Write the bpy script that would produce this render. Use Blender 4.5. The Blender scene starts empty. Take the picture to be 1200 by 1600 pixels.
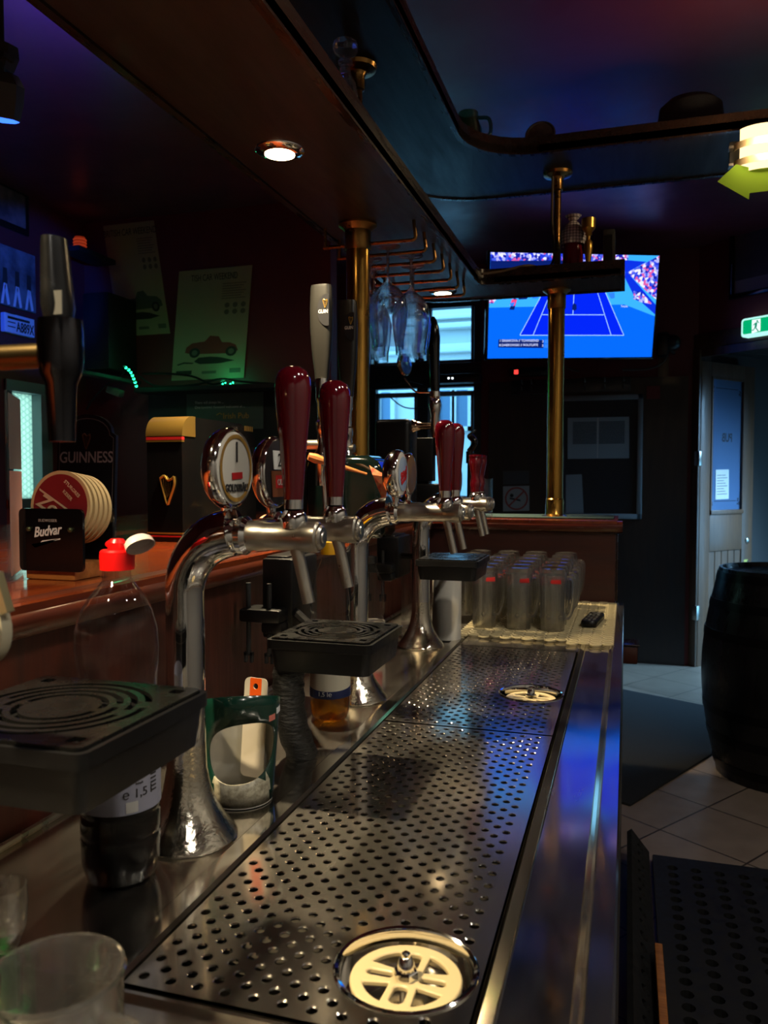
import bpy, bmesh, math, random
from mathutils import Vector, Matrix
from mathutils.geometry import delaunay_2d_cdt
random.seed(7)
PI = math.pi
sc = bpy.context.scene
col = sc.collection
V = Vector

# ------------------------------------------------------------------ camera frame (metres; x along the far bar, y down the counter)
F = 1250.0
TH = math.atan(379 / F); PT = math.atan(54 / F)
c_, s_ = math.cos(TH), math.sin(TH); cp, sp = math.cos(PT), math.sin(PT)
CZ = 1.32
RT = V((c_, s_, 0)); FW = V((-s_ * cp, c_ * cp, -sp)); UP = V((-s_ * sp, c_ * sp, cp))
def ray(x, y): return FW + RT * ((x - 600) / F) + UP * ((800 - y) / F)
def atY(x, y, q): d = ray(x, y); t = q / d.y; return V((d.x * t, q, CZ + d.z * t))
def atX(x, y, q): d = ray(x, y); t = q / d.x; return V((q, d.y * t, CZ + d.z * t))
def atZ(x, y, q): d = ray(x, y); t = (q - CZ) / d.z; return V((d.x * t, d.y * t, q))
def atD(x, y, D): d = ray(x, y); return V((d.x * D, d.y * D, CZ + d.z * D))

# ------------------------------------------------------------------ materials
MATS = {}
def nd(nt, t, **kw):
    n = nt.nodes.new(t)
    for k, v in kw.items():
        if k in n.inputs: n.inputs[k].default_value = v
        else: setattr(n, k, v)
    return n
def base(name):
    m = bpy.data.materials.new(name); m.use_nodes = True
    nt = m.node_tree; nt.nodes.clear()
    o = nt.nodes.new('ShaderNodeOutputMaterial')
    return m, nt, o
def L4(c): return (c[0], c[1], c[2], 1)
def lin(r, g, b):
    f = lambda v: (v / 255 / 12.92) if v / 255 <= .04045 else ((v / 255 + .055) / 1.055) ** 2.4
    return (f(r), f(g), f(b))
def pbr(name, color, rough=.5, metal=0, emit=None, es=0, noise=0, nscale=30, bump=0, bscale=60, coat=0, stretch=None, aniso=0, color2=None, spec=.5):
    if name in MATS: return MATS[name]
    m, nt, o = base(name)
    p = nd(nt, 'ShaderNodeBsdfPrincipled', **{'Base Color': L4(color), 'Roughness': rough, 'Metallic': metal, 'Coat Weight': coat, 'Coat Roughness': .08, 'Specular IOR Level': spec})
    if aniso: p.inputs['Anisotropic'].default_value = aniso
    if emit: p.inputs['Emission Color'].default_value = L4(emit); p.inputs['Emission Strength'].default_value = es
    geo = nd(nt, 'ShaderNodeTexCoord'); mp = nd(nt, 'ShaderNodeMapping')
    if stretch: mp.inputs['Scale'].default_value = stretch
    nt.links.new(geo.outputs['Object'], mp.inputs['Vector'])
    if noise or color2:
        t = nd(nt, 'ShaderNodeTexNoise', Scale=nscale, Detail=6.0, Roughness=.6)
        nt.links.new(mp.outputs[0], t.inputs['Vector'])
        if color2:
            cr = nd(nt, 'ShaderNodeValToRGB'); cr.color_ramp.elements[0].position = .35; cr.color_ramp.elements[1].position = .65
            cr.color_ramp.elements[0].color = L4(color); cr.color_ramp.elements[1].color = L4(color2)
            nt.links.new(t.outputs['Fac'], cr.inputs[0]); nt.links.new(cr.outputs[0], p.inputs['Base Color'])
        if noise:
            mr = nd(nt, 'ShaderNodeMapRange'); mr.inputs['From Min'].default_value = .3; mr.inputs['From Max'].default_value = .7
            mr.inputs['To Min'].default_value = max(.02, rough - noise); mr.inputs['To Max'].default_value = rough + noise
            nt.links.new(t.outputs['Fac'], mr.inputs[0]); nt.links.new(mr.outputs[0], p.inputs['Roughness'])
    if bump:
        t2 = nd(nt, 'ShaderNodeTexNoise', Scale=bscale, Detail=4.0)
        nt.links.new(mp.outputs[0], t2.inputs['Vector'])
        b = nd(nt, 'ShaderNodeBump', Strength=bump, Distance=.01)
        nt.links.new(t2.outputs['Fac'], b.inputs['Height']); nt.links.new(b.outputs[0], p.inputs['Normal'])
    nt.links.new(p.outputs[0], o.inputs[0]); MATS[name] = m; return m
def emis(name, color, s):
    if name in MATS: return MATS[name]
    m, nt, o = base(name)
    e = nd(nt, 'ShaderNodeEmission', Color=L4(color), Strength=s); nt.links.new(e.outputs[0], o.inputs[0]); MATS[name] = m; return m
def thin_glass(name, tint=(1, 1, 1), refl=.05, edge=.5, rough=.02):
    m, nt, o = base(name)
    t = nd(nt, 'ShaderNodeBsdfTransparent', Color=L4(tint)); g = nd(nt, 'ShaderNodeBsdfGlossy', Color=(1, 1, 1, 1), Roughness=rough)
    lw = nd(nt, 'ShaderNodeLayerWeight', Blend=.5)
    pw = nd(nt, 'ShaderNodeMath', operation='POWER'); pw.inputs[1].default_value = 3.0
    ml = nd(nt, 'ShaderNodeMath', operation='MULTIPLY_ADD'); ml.inputs[1].default_value = edge; ml.inputs[2].default_value = refl
    mx = nd(nt, 'ShaderNodeMixShader')
    nt.links.new(lw.outputs['Facing'], pw.inputs[0]); nt.links.new(pw.outputs[0], ml.inputs[0]); nt.links.new(ml.outputs[0], mx.inputs[0])
    nt.links.new(t.outputs[0], mx.inputs[1]); nt.links.new(g.outputs[0], mx.inputs[2]); nt.links.new(mx.outputs[0], o.inputs[0]); MATS[name] = m; return m
def thick_glass(name, tint=(1, 1, 1), k=.45, ior=1.45, haze=0):
    m, nt, o = base(name)
    t = nd(nt, 'ShaderNodeBsdfTransparent', Color=L4(tint)); g = nd(nt, 'ShaderNodeBsdfGlass', Color=L4(tint), Roughness=0.0, IOR=ior)
    mx = nd(nt, 'ShaderNodeMixShader', Fac=k); nt.links.new(t.outputs[0], mx.inputs[1]); nt.links.new(g.outputs[0], mx.inputs[2])
    if haze:   # pale diffuse share mixed in to lift the glass from the dark
        d = nd(nt, 'ShaderNodeBsdfTranslucent', Color=L4(tint)); d2 = nd(nt, 'ShaderNodeBsdfDiffuse', Color=L4(tint)); a1 = nd(nt, 'ShaderNodeMixShader', Fac=.5); a2 = nd(nt, 'ShaderNodeMixShader', Fac=haze)
        nt.links.new(d.outputs[0], a1.inputs[1]); nt.links.new(d2.outputs[0], a1.inputs[2]); nt.links.new(mx.outputs[0], a2.inputs[1]); nt.links.new(a1.outputs[0], a2.inputs[2]); nt.links.new(a2.outputs[0], o.inputs[0])
    else: nt.links.new(mx.outputs[0], o.inputs[0])
    MATS[name] = m; return m
def wood(name, a, b, rough=.3, axis='Y', scale=14, coat=.3, bump=.05):
    st = {'X': (.12, 1, 1), 'Y': (1, .12, 1), 'Z': (1, 1, .12)}[axis]
    return pbr(name, a, rough, color2=b, noise=.08, nscale=scale * 4, stretch=st, coat=coat, bump=bump, bscale=scale * 8)

def worn_steel(name, colr, r1, r2, fac):
    # polished metal with a worn, finely scratched haze over it
    m, nt, o = base(name); L = nt.links
    tc = nd(nt, 'ShaderNodeTexCoord'); mp = nd(nt, 'ShaderNodeMapping'); mp.inputs['Scale'].default_value = (1, .25, 1); L.new(tc.outputs['Object'], mp.inputs[0])
    n1 = nd(nt, 'ShaderNodeTexNoise', Scale=11.0, Detail=7.0, Roughness=.65); L.new(mp.outputs[0], n1.inputs[0])
    n2 = nd(nt, 'ShaderNodeTexNoise', Scale=160.0, Detail=3.0); L.new(mp.outputs[0], n2.inputs[0])
    g1 = nd(nt, 'ShaderNodeBsdfGlossy', Color=L4(colr), Roughness=r1); g2 = nd(nt, 'ShaderNodeBsdfGlossy', Color=L4(colr), Roughness=r2)
    mr = nd(nt, 'ShaderNodeMapRange'); mr.inputs['From Min'].default_value = .3; mr.inputs['From Max'].default_value = .7; mr.inputs['To Min'].default_value = max(0, fac - .16); mr.inputs['To Max'].default_value = fac + .16
    L.new(n1.outputs['Fac'], mr.inputs[0])
    bp = nd(nt, 'ShaderNodeBump', Strength=.12, Distance=.002); L.new(n2.outputs['Fac'], bp.inputs['Height']); L.new(bp.outputs[0], g2.inputs['Normal'])
    mx = nd(nt, 'ShaderNodeMixShader'); L.new(mr.outputs[0], mx.inputs[0]); L.new(g1.outputs[0], mx.inputs[1]); L.new(g2.outputs[0], mx.inputs[2]); L.new(mx.outputs[0], o.inputs[0]); return m
steel = worn_steel('brushed_steel', lin(206, 200, 190), .13, .36, .15)
steel2 = worn_steel('polished_steel', lin(214, 209, 200), .09, .34, .10)
satin = pbr('satin_steel', lin(190, 184, 172), .3, 1, noise=.04, nscale=40)
chrome = pbr('chrome', lin(240, 238, 233), .05, 1, noise=.03, nscale=12)
chromes = pbr('chrome_wet', lin(236, 228, 208), .12, 1, noise=.06, nscale=60, bump=.1, bscale=190)
brass = pbr('brass', lin(200, 152, 72), .2, 1, noise=.08, nscale=14)
brassd = pbr('aged_brass', lin(150, 110, 60), .3, 1, noise=.1, nscale=20)
goldm = pbr('gold_trim', lin(206, 164, 78), .3, .88)
blackp = pbr('black_plastic', lin(13, 13, 14), .36, noise=.06, nscale=60, spec=.35)
blackg = pbr('black_gloss', lin(12, 12, 13), .12)
blackm = pbr('black_matt', lin(16, 16, 17), .75)
foam = pbr('black_foam', lin(18, 18, 18), .55, bump=.6, bscale=70, stretch=(1, 1, 3))
rubber = pbr('black_rubber', lin(14, 14, 14), .6, noise=.1)
redh = pbr('dark_red_lacquer', lin(82, 6, 18), .1, coat=.7)
barwood = wood('bar_wood', lin(126, 54, 22), lin(92, 34, 14), .22, 'Y', 10, .6)
noswood = wood('bar_nosing_wood', lin(92, 40, 20), lin(64, 26, 14), .32, 'Y', 12, .4)
noswx = wood('bar_nosing_cross', lin(88, 32, 20), lin(64, 22, 14), .25, 'X', 12, .5)
panelw = wood('bar_panel_wood', lin(78, 32, 20), lin(56, 22, 14), .42, 'Z', 12, .1)
panelx = wood('far_panel_wood', lin(66, 28, 18), lin(52, 21, 14), .45, 'X', 8, .1)
oak = wood('oak', lin(176, 112, 56), lin(140, 84, 38), .4, 'X', 16, .1)
doorw = wood('door_pine', lin(108, 74, 50), lin(90, 62, 42), .45, 'Z', 9, .1)
canw = wood('canopy_wood', lin(33, 24, 19), lin(26, 19, 16), .42, 'Y', 7, .04, 0)
lipw = wood('canopy_lip_wood', lin(42, 27, 20), lin(33, 21, 16), .28, 'Y', 9, .15, 0)
darkw = wood('dark_panelling', lin(40, 27, 22), lin(28, 19, 16), .45, 'Z', 8, .1)
white = pbr('white_enamel', lin(212, 207, 194), .3)
cream = pbr('cream_plastic', lin(204, 184, 138), .35, noise=.08, nscale=40)
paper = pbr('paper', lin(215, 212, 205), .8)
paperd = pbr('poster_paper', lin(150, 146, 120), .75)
inkd = pbr('dark_ink', lin(40, 38, 36), .7)
redp = pbr('red_print', lin(190, 28, 30), .5)
greenl = pbr('green_enamel', lin(14, 52, 40), .2, coat=.4)
navy = pbr('navy_label', lin(24, 38, 84), .4)
greytxt = pbr('grey_lettering', lin(150, 146, 138), .5)
whitetxt = pbr('white_lettering', lin(225, 225, 220), .5)
goldtxt = pbr('gold_lettering', lin(190, 140, 60), .4)

# ------------------------------------------------------------------ mesh helpers
def inside(p, lp):
    r = False; n = len(lp); x, y = p
    for i in range(n):
        (x0, y0), (x1, y1) = lp[i], lp[(i + 1) % n]
        if (y0 > y) != (y1 > y) and x < (x1 - x0) * (y - y0) / (y1 - y0) + x0: r = not r
    return r
def cdt(loops, extra):
    # constrained triangulation of loops[0] minus loops[1:], with extra inner points
    vs, es, own = [], [], []
    for li, lp in enumerate(loops):
        b = len(vs); vs += [V((p[0], p[1])) for p in lp]; es += [(b + i, b + (i + 1) % len(lp)) for i in range(len(lp))]; own += [li] * len(lp)
    vs += [V((p[0], p[1])) for p in extra]; own += [-1] * len(extra)
    res = delaunay_2d_cdt(vs, es, [], 1, 1e-7); co, fa, orig = res[0], res[2], res[3]
    ow = [own[o[0]] if o else -1 for o in orig]; out = []
    for f in fa:
        a = ow[f[0]]
        if a >= 0 and all(ow[i] == a for i in f):
            c = (sum(co[i][0] for i in f) / 3, sum(co[i][1] for i in f) / 3); ins = inside(c, loops[a])
            if (a == 0 and not ins) or (a > 0 and ins): continue
        out.append(f)
    return co, out
class MB:
    def __init__(s): s.bm = bmesh.new()
    def _merge(s, t, m=0, M=None):
        mp = {}
        for v in t.verts: mp[v] = s.bm.verts.new(M @ v.co if M else v.co)
        for f in t.faces:
            try: nf = s.bm.faces.new([mp[v] for v in f.verts]); nf.material_index = m; nf.smooth = f.smooth
            except ValueError: pass
        t.free(); return s
    def box(s, lo, hi, m=0, bev=0, seg=2, M=None):
        t = bmesh.new(); bmesh.ops.create_cube(t, size=1)
        lo = V(lo); hi = V(hi)
        for v in t.verts: v.co = V([(lo[i] + hi[i]) / 2 + v.co[i] * (hi[i] - lo[i]) for i in range(3)])
        if bev: bmesh.ops.bevel(t, geom=t.edges[:], offset=bev, segments=seg, profile=.5, affect='EDGES')
        return s._merge(t, m, M)
    def lathe(s, prof, M=None, seg=32, m=0, ms=None, sy=1.0):
        t = bmesh.new(); rings = []
        for r, z in prof:
            if r < 1e-6: rings.append([t.verts.new((0, 0, z))])
            else: rings.append([t.verts.new((r * math.cos(2 * PI * i / seg), sy * r * math.sin(2 * PI * i / seg), z)) for i in range(seg)])
        out = []
        for k in range(len(rings) - 1):
            a, b = rings[k], rings[k + 1]; mi = ms[k] if ms else m
            for i in range(seg):
                j = (i + 1) % seg
                if len(a) == 1 and len(b) == 1: continue
                if len(a) == 1: f = t.faces.new((a[0], b[j], b[i]))
                elif len(b) == 1: f = t.faces.new((a[i], a[j], b[0]))
                else: f = t.faces.new((a[i], a[j], b[j], b[i]))
                f.smooth = True; f.material_index = mi
        mp = {}
        for v in t.verts: mp[v] = s.bm.verts.new(M @ v.co if M else v.co)
        for f in t.faces:
            nf = s.bm.faces.new([mp[v] for v in f.verts]); nf.smooth = True; nf.material_index = f.material_index
        t.free(); return s
    def cyl(s, a, b, r, r2=None, m=0, seg=24):
        a = V(a); b = V(b); d = b - a; q = d.to_track_quat('Z', 'Y').to_matrix().to_4x4()
        r2 = r if r2 is None else r2; l = d.length
        return s.lathe([(0, 0), (r, 0), (r2, l), (0, l)], Matrix.Translation(a) @ q, seg, m)
    def tube(s, pts, r, m=0, seg=12, cap=True):
        pts = [V(p) for p in pts]; n = len(pts); rr = (list(r) + [r[-1]] * n)[:n] if isinstance(r, (list, tuple)) else [r] * n
        up = None; rings = []
        for i, p in enumerate(pts):
            d = (pts[min(i + 1, n - 1)] - pts[max(i - 1, 0)]).normalized()
            if up is None: up = d.orthogonal().normalized()
            up = (up - d * up.dot(d)).normalized(); sd = d.cross(up)
            rings.append([s.bm.verts.new(p + (up * math.cos(2 * PI * k / seg) + sd * math.sin(2 * PI * k / seg)) * rr[i]) for k in range(seg)])
        for i in range(n - 1):
            for k in range(seg):
                j = (k + 1) % seg; f = s.bm.faces.new((rings[i][k], rings[i][j], rings[i + 1][j], rings[i + 1][k])); f.smooth = True; f.material_index = m
        if cap:
            for rg, rev in ((rings[0], True), (rings[-1], False)):
                f = s.bm.faces.new(rg[::-1] if rev else rg); f.material_index = m
        return s
    def prism(s, poly, M=None, h=.01, m=0, ms=None):
        # poly: list of (x,y); extruded from z=0 to z=h
        M = M or Matrix(); lo = [s.bm.verts.new(M @ V((x, y, 0))) for x, y in poly]; hi = [s.bm.verts.new(M @ V((x, y, h))) for x, y in poly]
        fs = [s.bm.faces.new(lo[::-1]), s.bm.faces.new(hi)]; n = len(poly)
        for i in range(n): fs.append(s.bm.faces.new((lo[i], lo[(i + 1) % n], hi[(i + 1) % n], hi[i])))
        for f in fs: f.material_index = m
        return s
    def quad(s, pts, m=0):
        f = s.bm.faces.new([s.bm.verts.new(V(p)) for p in pts]); f.material_index = m; return s
    def ball(s, c, r, m=0, sc_=(1, 1, 1), seg=20):
        t = bmesh.new(); bmesh.ops.create_uvsphere(t, u_segments=seg, v_segments=seg // 2 + 2, radius=r)
        for f in t.faces: f.smooth = True
        return s._merge(t, m, Matrix.Translation(V(c)) @ Matrix.Diagonal((*sc_, 1)))
    def holed(s, outer, holes, M=None, h=.002, m=0, mside=None):
        # flat sheet with holes, thickness h (downwards)
        vs, es = [], []
        for lp in [outer] + holes:
            b = len(vs); vs += [V((p[0], p[1])) for p in lp]; es += [(b + i, b + (i + 1) % len(lp)) for i in range(len(lp))]
        co, fa = cdt([outer] + holes, [])
        M = M or Matrix()
        top = [s.bm.verts.new(M @ V((p[0], p[1], 0))) for p in co]; bot = [s.bm.verts.new(M @ V((p[0], p[1], -h))) for p in co]
        cnt = {}; seen = set()
        for f in fa:
            a = sum(co[f[i]][0] * co[f[(i + 1) % len(f)]][1] - co[f[(i + 1) % len(f)]][0] * co[f[i]][1] for i in range(len(f)))
            f = list(f) if a > 0 else list(f)[::-1]
            for i in range(len(f)): cnt[(f[i], f[(i + 1) % len(f)])] = 1
            if len(set(f)) < 3 or frozenset(f) in seen: continue
            seen.add(frozenset(f))
            q = s.bm.faces.new([top[i] for i in f]); q.material_index = m
            q = s.bm.faces.new([bot[i] for i in f[::-1]]); q.material_index = m
        for (a, b) in cnt:
            if (b, a) not in cnt:
                q = s.bm.faces.new((top[b], top[a], bot[a], bot[b])); q.material_index = m if mside is None else mside
        return s
    def build(s, name, mats, parent=None, sharp=35, loc=None):
        me = bpy.data.meshes.new(name)
        if not isinstance(mats, (list, tuple)): mats = [mats]
        rl = V((0, 0, 0))
        if parent is not None:
            q = parent
            while q is not None: rl += V(q.location); q = q.parent
        elif loc is not None: rl = V(loc)
        bmesh.ops.recalc_face_normals(s.bm, faces=s.bm.faces[:])
        for v in s.bm.verts: v.co -= rl
        s.bm.to_mesh(me); s.bm.free()
        for x in mats: me.materials.append(x)
        me.set_sharp_from_angle(angle=math.radians(sharp))
        o = bpy.data.objects.new(name, me); col.objects.link(o)
        if parent is not None: o.parent = parent
        elif loc is not None: o.location = loc
        return o
def thing(name, label, cat, loc=(0, 0, 0), group=None):
    o = bpy.data.objects.new(name, None); col.objects.link(o); o.empty_display_size = .05
    o.location = loc; return tag(o, label, cat, group)
def tag(o, label, cat, group=None):
    o['label'] = label; o['category'] = cat
    if group: o['group'] = group
    return o
def struct(o): o['kind'] = 'structure'; return o
def copy_tree(o, loc=None, rotz=None, label=None, parent=None):
    q = o.copy(); col.objects.link(q)
    if parent is not None: q.parent = parent
    if loc is not None: q.location = loc
    if rotz is not None: q.rotation_euler.z = rotz
    if label: q['label'] = label
    for ch in list(o.children): copy_tree(ch, parent=q)
    return q
def frame(o, r, u): # matrix with right r, up u at o
    r = V(r).normalized(); u = V(u).normalized(); n = r.cross(u).normalized(); u = n.cross(r)
    return Matrix(((r.x, u.x, n.x, o[0]), (r.y, u.y, n.y, o[1]), (r.z, u.z, n.z, o[2]), (0, 0, 0, 1)))
def text(name, s, size, M, m, parent, depth=.0004, align='CENTER', bend=None, sx=1.0, shear=0, bold=0):
    cu = bpy.data.curves.new('t', 'FONT'); cu.body = s; cu.size = size; cu.align_x = align; cu.align_y = 'CENTER'; cu.extrude = depth; cu.shear = shear; cu.offset = bold
    cu.resolution_u = 4
    ob = bpy.data.objects.new('t', cu); col.objects.link(ob)
    dg = bpy.context.evaluated_depsgraph_get(); me = bpy.data.meshes.new_from_object(ob.evaluated_get(dg))
    bpy.data.objects.remove(ob); bpy.data.curves.remove(cu)
    me.name = name; rl = V((0, 0, 0)); q = parent
    while q is not None: rl += V(q.location); q = q.parent
    for v in me.vertices:
        p = v.co.copy(); p.x *= sx
        if bend: # wrap round a vertical cylinder of radius bend[0], axis through M
            a = p.x / bend[0]; R = bend[0] + p.z + bend[1]
            p = V((R * math.sin(a), p.y, R * math.cos(a)))
        v.co = M @ p - rl
    me.materials.clear(); me.materials.append(m)
    o = bpy.data.objects.new(name, me); col.objects.link(o); o.parent = parent; return o
def arc(cx, cy, r, a0, a1, n): return [(cx + r * math.cos(a0 + (a1 - a0) * i / n), cy + r * math.sin(a0 + (a1 - a0) * i / n)) for i in range(n + 1)]
def circ(cx, cy, r, n=14, ry=None): return [(cx + r * math.cos(2 * PI * i / n), cy + (ry or r) * math.sin(2 * PI * i / n)) for i in range(n)]
def rrect(x0, y0, x1, y1, r, n=4):
    return arc(x1 - r, y0 + r, r, -PI / 2, 0, n) + arc(x1 - r, y1 - r, r, 0, PI / 2, n) + arc(x0 + r, y1 - r, r, PI / 2, PI, n) + arc(x0 + r, y0 + r, r, PI, 1.5 * PI, n)
def smooth_path(pts, n=6):
    pts = [V(p) for p in pts]; out = []
    P = [pts[0] * 2 - pts[1]] + pts + [pts[-1] * 2 - pts[-2]]
    for i in range(1, len(P) - 2):
        a, b, c, d = P[i - 1:i + 3]
        for k in range(n):
            t = k / n; out.append(.5 * ((2 * b) + (c - a) * t + (2 * a - 5 * b + 4 * c - d) * t * t + (3 * b - a - 3 * c + d) * t ** 3))
    return out + [pts[-1]]
def up_at(p): return Matrix.Translation(V(p))
EX, EY, EZ = V((1, 0, 0)), V((0, 1, 0)), V((0, 0, 1))
def axis_to(p, d): return Matrix.Translation(V(p)) @ V(d).to_track_quat('Z', 'Y').to_matrix().to_4x4()
FACE_NY = lambda p: frame(p, EX, EZ)            # faces -y
FACE_PX = lambda p: frame(p, EY, EZ)            # faces +x

# ================================================================== THE ROOM
def floor_mat():
    m, nt, o = base('floor_tiles'); L = nt.links
    p = nd(nt, 'ShaderNodeBsdfPrincipled', Roughness=.38)
    g = nd(nt, 'ShaderNodeNewGeometry'); mp = nd(nt, 'ShaderNodeMapping', vector_type='TEXTURE')
    mp.inputs['Location'].default_value = (.135, 3.12, 0); mp.inputs['Rotation'].default_value = (0, 0, math.radians(-35))
    L.new(g.outputs['Position'], mp.inputs[0])
    b = nd(nt, 'ShaderNodeTexBrick', offset=0.0, Scale=1.0); b.inputs['Color1'].default_value = L4(lin(140, 124, 110)); b.inputs['Color2'].default_value = L4(lin(126, 112, 99))
    b.inputs['Mortar'].default_value = L4(lin(60, 52, 46)); b.inputs['Mortar Size'].default_value = .004; b.inputs['Brick Width'].default_value = .335; b.inputs['Row Height'].default_value = .335
    L.new(mp.outputs[0], b.inputs['Vector'])
    n = nd(nt, 'ShaderNodeTexNoise', Scale=9.0, Detail=6.0); L.new(g.outputs['Position'], n.inputs['Vector'])
    mx = nd(nt, 'ShaderNodeMix', data_type='RGBA', blend_type='MULTIPLY'); mx.inputs[0].default_value = .45
    cr = nd(nt, 'ShaderNodeValToRGB'); cr.color_ramp.elements[0].position = .3; cr.color_ramp.elements[0].color = (.45, .42, .4, 1); cr.color_ramp.elements[1].position = .7
    L.new(n.outputs['Fac'], cr.inputs[0]); L.new(b.outputs['Color'], mx.inputs[6]); L.new(cr.outputs[0], mx.inputs[7]); L.new(mx.outputs[2], p.inputs['Base Color'])
    bp = nd(nt, 'ShaderNodeBump', Strength=.3, Distance=.004, invert=True); L.new(b.outputs['Fac'], bp.inputs['Height']); L.new(bp.outputs[0], p.inputs['Normal'])
    L.new(p.outputs[0], o.inputs[0]); return m
wallp = pbr('dark_red_wall_paint', lin(92, 30, 34), .6, bump=.05, bscale=90)
ceilp = pbr('dark_ceiling_lacquer', lin(98, 42, 56), .36, noise=.08, nscale=5)
WL, WP, WF, ZC = -3.26, 4.30, 5.95, 2.90
struct(MB().box((-3.6, -1.8, -.1), (4.0, 9.0, 0)).build('floor', floor_mat()))
struct(MB().box((-3.6, -1.8, ZC), (4.0, 6.3, ZC + .1)).build('ceiling', ceilp))
fillw = pbr('fill_wall_paint', lin(172, 168, 160), .6)  # unseen walls painted pale to throw fill on chrome and badges
struct(MB().box((-3.6, -1.8, 0), (1.85, -1.7, ZC)).build('wall_back', fillw))
struct(MB().box((1.7, -1.7, 0), (1.8, 4.88, ZC)).build('wall_right', fillw))
# left wall with its window hole
wy0, wy1 = atX(8, 700, WL).y, atX(80, 700, WL).y; wz0, wz1 = atX(62, 792, WL).z, atX(70, 602, WL).z
struct(MB().box((WL - .12, -1.7, 0), (WL, wy0, ZC)).box((WL - .12, wy1, 0), (WL, 6.0, ZC)).box((WL - .12, wy0, 0), (WL, wy1, wz0)).box((WL - .12, wy0, wz1), (WL, wy1, ZC)).build('wall_left', wallp))
struct(MB().box((WL, WP, 0), (-1.62, WP + .1, ZC)).build('wall_middle', wallp))
# far wall with its window hole
fx0, fx1 = atY(574, 600, WF).x, atY(752, 600, WF).x; fz0, fz1 = atY(650, 786, WF).z, 2.66
struct(MB().box((WL, WF, 0), (fx0, WF + .14, ZC)).box((fx1, WF, 0), (.46, WF + .14, ZC)).box((fx0, WF, 0), (fx1, WF + .14, fz0)).box((fx0, WF, fz1), (fx1, WF + .14, ZC)).build('wall_far', wallp))
struct(MB().box((fx1 + .06, WF - .02, .0), (.40, WF - .001, 2.02)).build('trim_1', darkw))
# slanting entrance wall with the doorway
P0 = V((.46, 5.95, 0)); dd = V((.777, -.629, 0)).normalized(); dn = V((.629, .777, 0)).normalized()
Md = frame(P0, dd, EZ)      # local x along the wall, y up, z towards the room (-dn side)
LW = 1.60
t = MB(); t.box((0, 2.20, -.12), (LW, ZC, 0), M=Md); t.box((1.25, 0, -.12), (LW, 2.20, 0), M=Md)
struct(t.build('wall_entrance', wallp))
framew = wood('door_frame_wood', lin(86, 60, 38), lin(62, 42, 27), .4, 'Z', 9, .1)
t = MB(); t.box((-.02, 0, .0), (.035, 2.2, .03), M=Md, bev=.004); t.box((.0, 0, -.12), (.02, 2.2, -.001), M=Md); t.box((-.02, 2.2, 0), (LW, 2.30, .022), M=Md, bev=.004); t.box((-.02, 2.145, .0), (LW, 2.20, .012), M=Md)
struct(t.build('trim_2', framew))
struct(MB().box((.20, WF - .012, 0), (.27, WF - .0005, 2.2)).build('trim_3', framew))
# porch behind the doorway: planked ceiling, side wall, open to daylight on its far right
pw = MB()
for k in range(14): pw.box((.2 + k * .15, -.0, 0), (.343 + k * .15, 2.2, .012), M=frame(P0 + dn * 2.3 + V((0, 0, 2.23)) - dd * .6, dd, -dn), bev=.004, seg=1)
struct(pw.build('ceiling_porch', pbr('porch_planks', lin(60, 56, 54), .4)))
struct(MB().box((0, 0, 0), (1.9, 2.9, .1), M=frame(P0 + dn * .14 - dd * .16, dn, EZ)).build('wall_porch', pbr('porch_wall', lin(70, 62, 58), .7)))
struct(MB().box((0, 0, 0), (1.45, 2.9, .1), M=frame(P0 + dn * 2.1 - dd * .05, dd, EZ)).build('wall_porch_end', pbr('porch_wall', lin(70, 62, 58), .7)))

struct(MB().box((0, 1.15, -2.3), (.1, 2.9, -.14), M=frame(P0 + dd * 1.52, dd, EZ)).build('wall_porch_block', pbr('porch_wall', lin(70, 62, 58), .7)))  # unseen upper wall added to cut the daylight on the door
# ------------------------------------------------------------------ windows
frm = pbr('window_frame_dark', lin(34, 42, 46), .4)
frl = pbr('window_frame_grey', lin(120, 132, 138), .5)
wglass = thin_glass('window_glass', (.97, .99, 1), .03, .3)
X = lambda px: atY(px, 600, WF).x
Zf = lambda py: atY(660, py, WF).z
t = MB()
for a, b in ((574, 586), (650, 668), (739, 752)): t.box((X(a), WF + .02, fz0), (X(b), WF + .09, fz1), bev=.004, seg=1)
for a, b in ((606, 568), (792, 779)): t.box((fx0, WF + .015, Zf(a)), (fx1, WF + .095, Zf(b)), bev=.004, seg=1)
t.box((fx0, WF + .015, fz1 - .06), (fx1, WF + .095, fz1))
w1 = struct(t.build('window_1', frm))
t = MB()
for a, b in ((586, 650), (668, 739)):
    for z0, z1 in ((779, 612), (568, 430)):
        x0, x1, q0, q1 = X(a), X(b), Zf(z0), Zf(z1); w = .022
        t.box((x0, WF + .03, q0), (x0 + w, WF + .07, q1)).box((x1 - w, WF + .03, q0), (x1, WF + .07, q1)).box((x0, WF + .03, q0), (x1, WF + .07, q0 + w)).box((x0, WF + .03, q1 - w * 1.6), (x1, WF + .07, q1))
t.build('window_sash', frl, w1)
MB().box((fx0, WF + .05, fz0), (fx1, WF + .054, fz1)).build('window_pane', wglass, w1)
MB().box((fx0 - .05, WF - .16, fz0 - .03), (fx1 + .02, WF + .02, fz0), bev=.005).build('window_sill', frm, w1)
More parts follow.
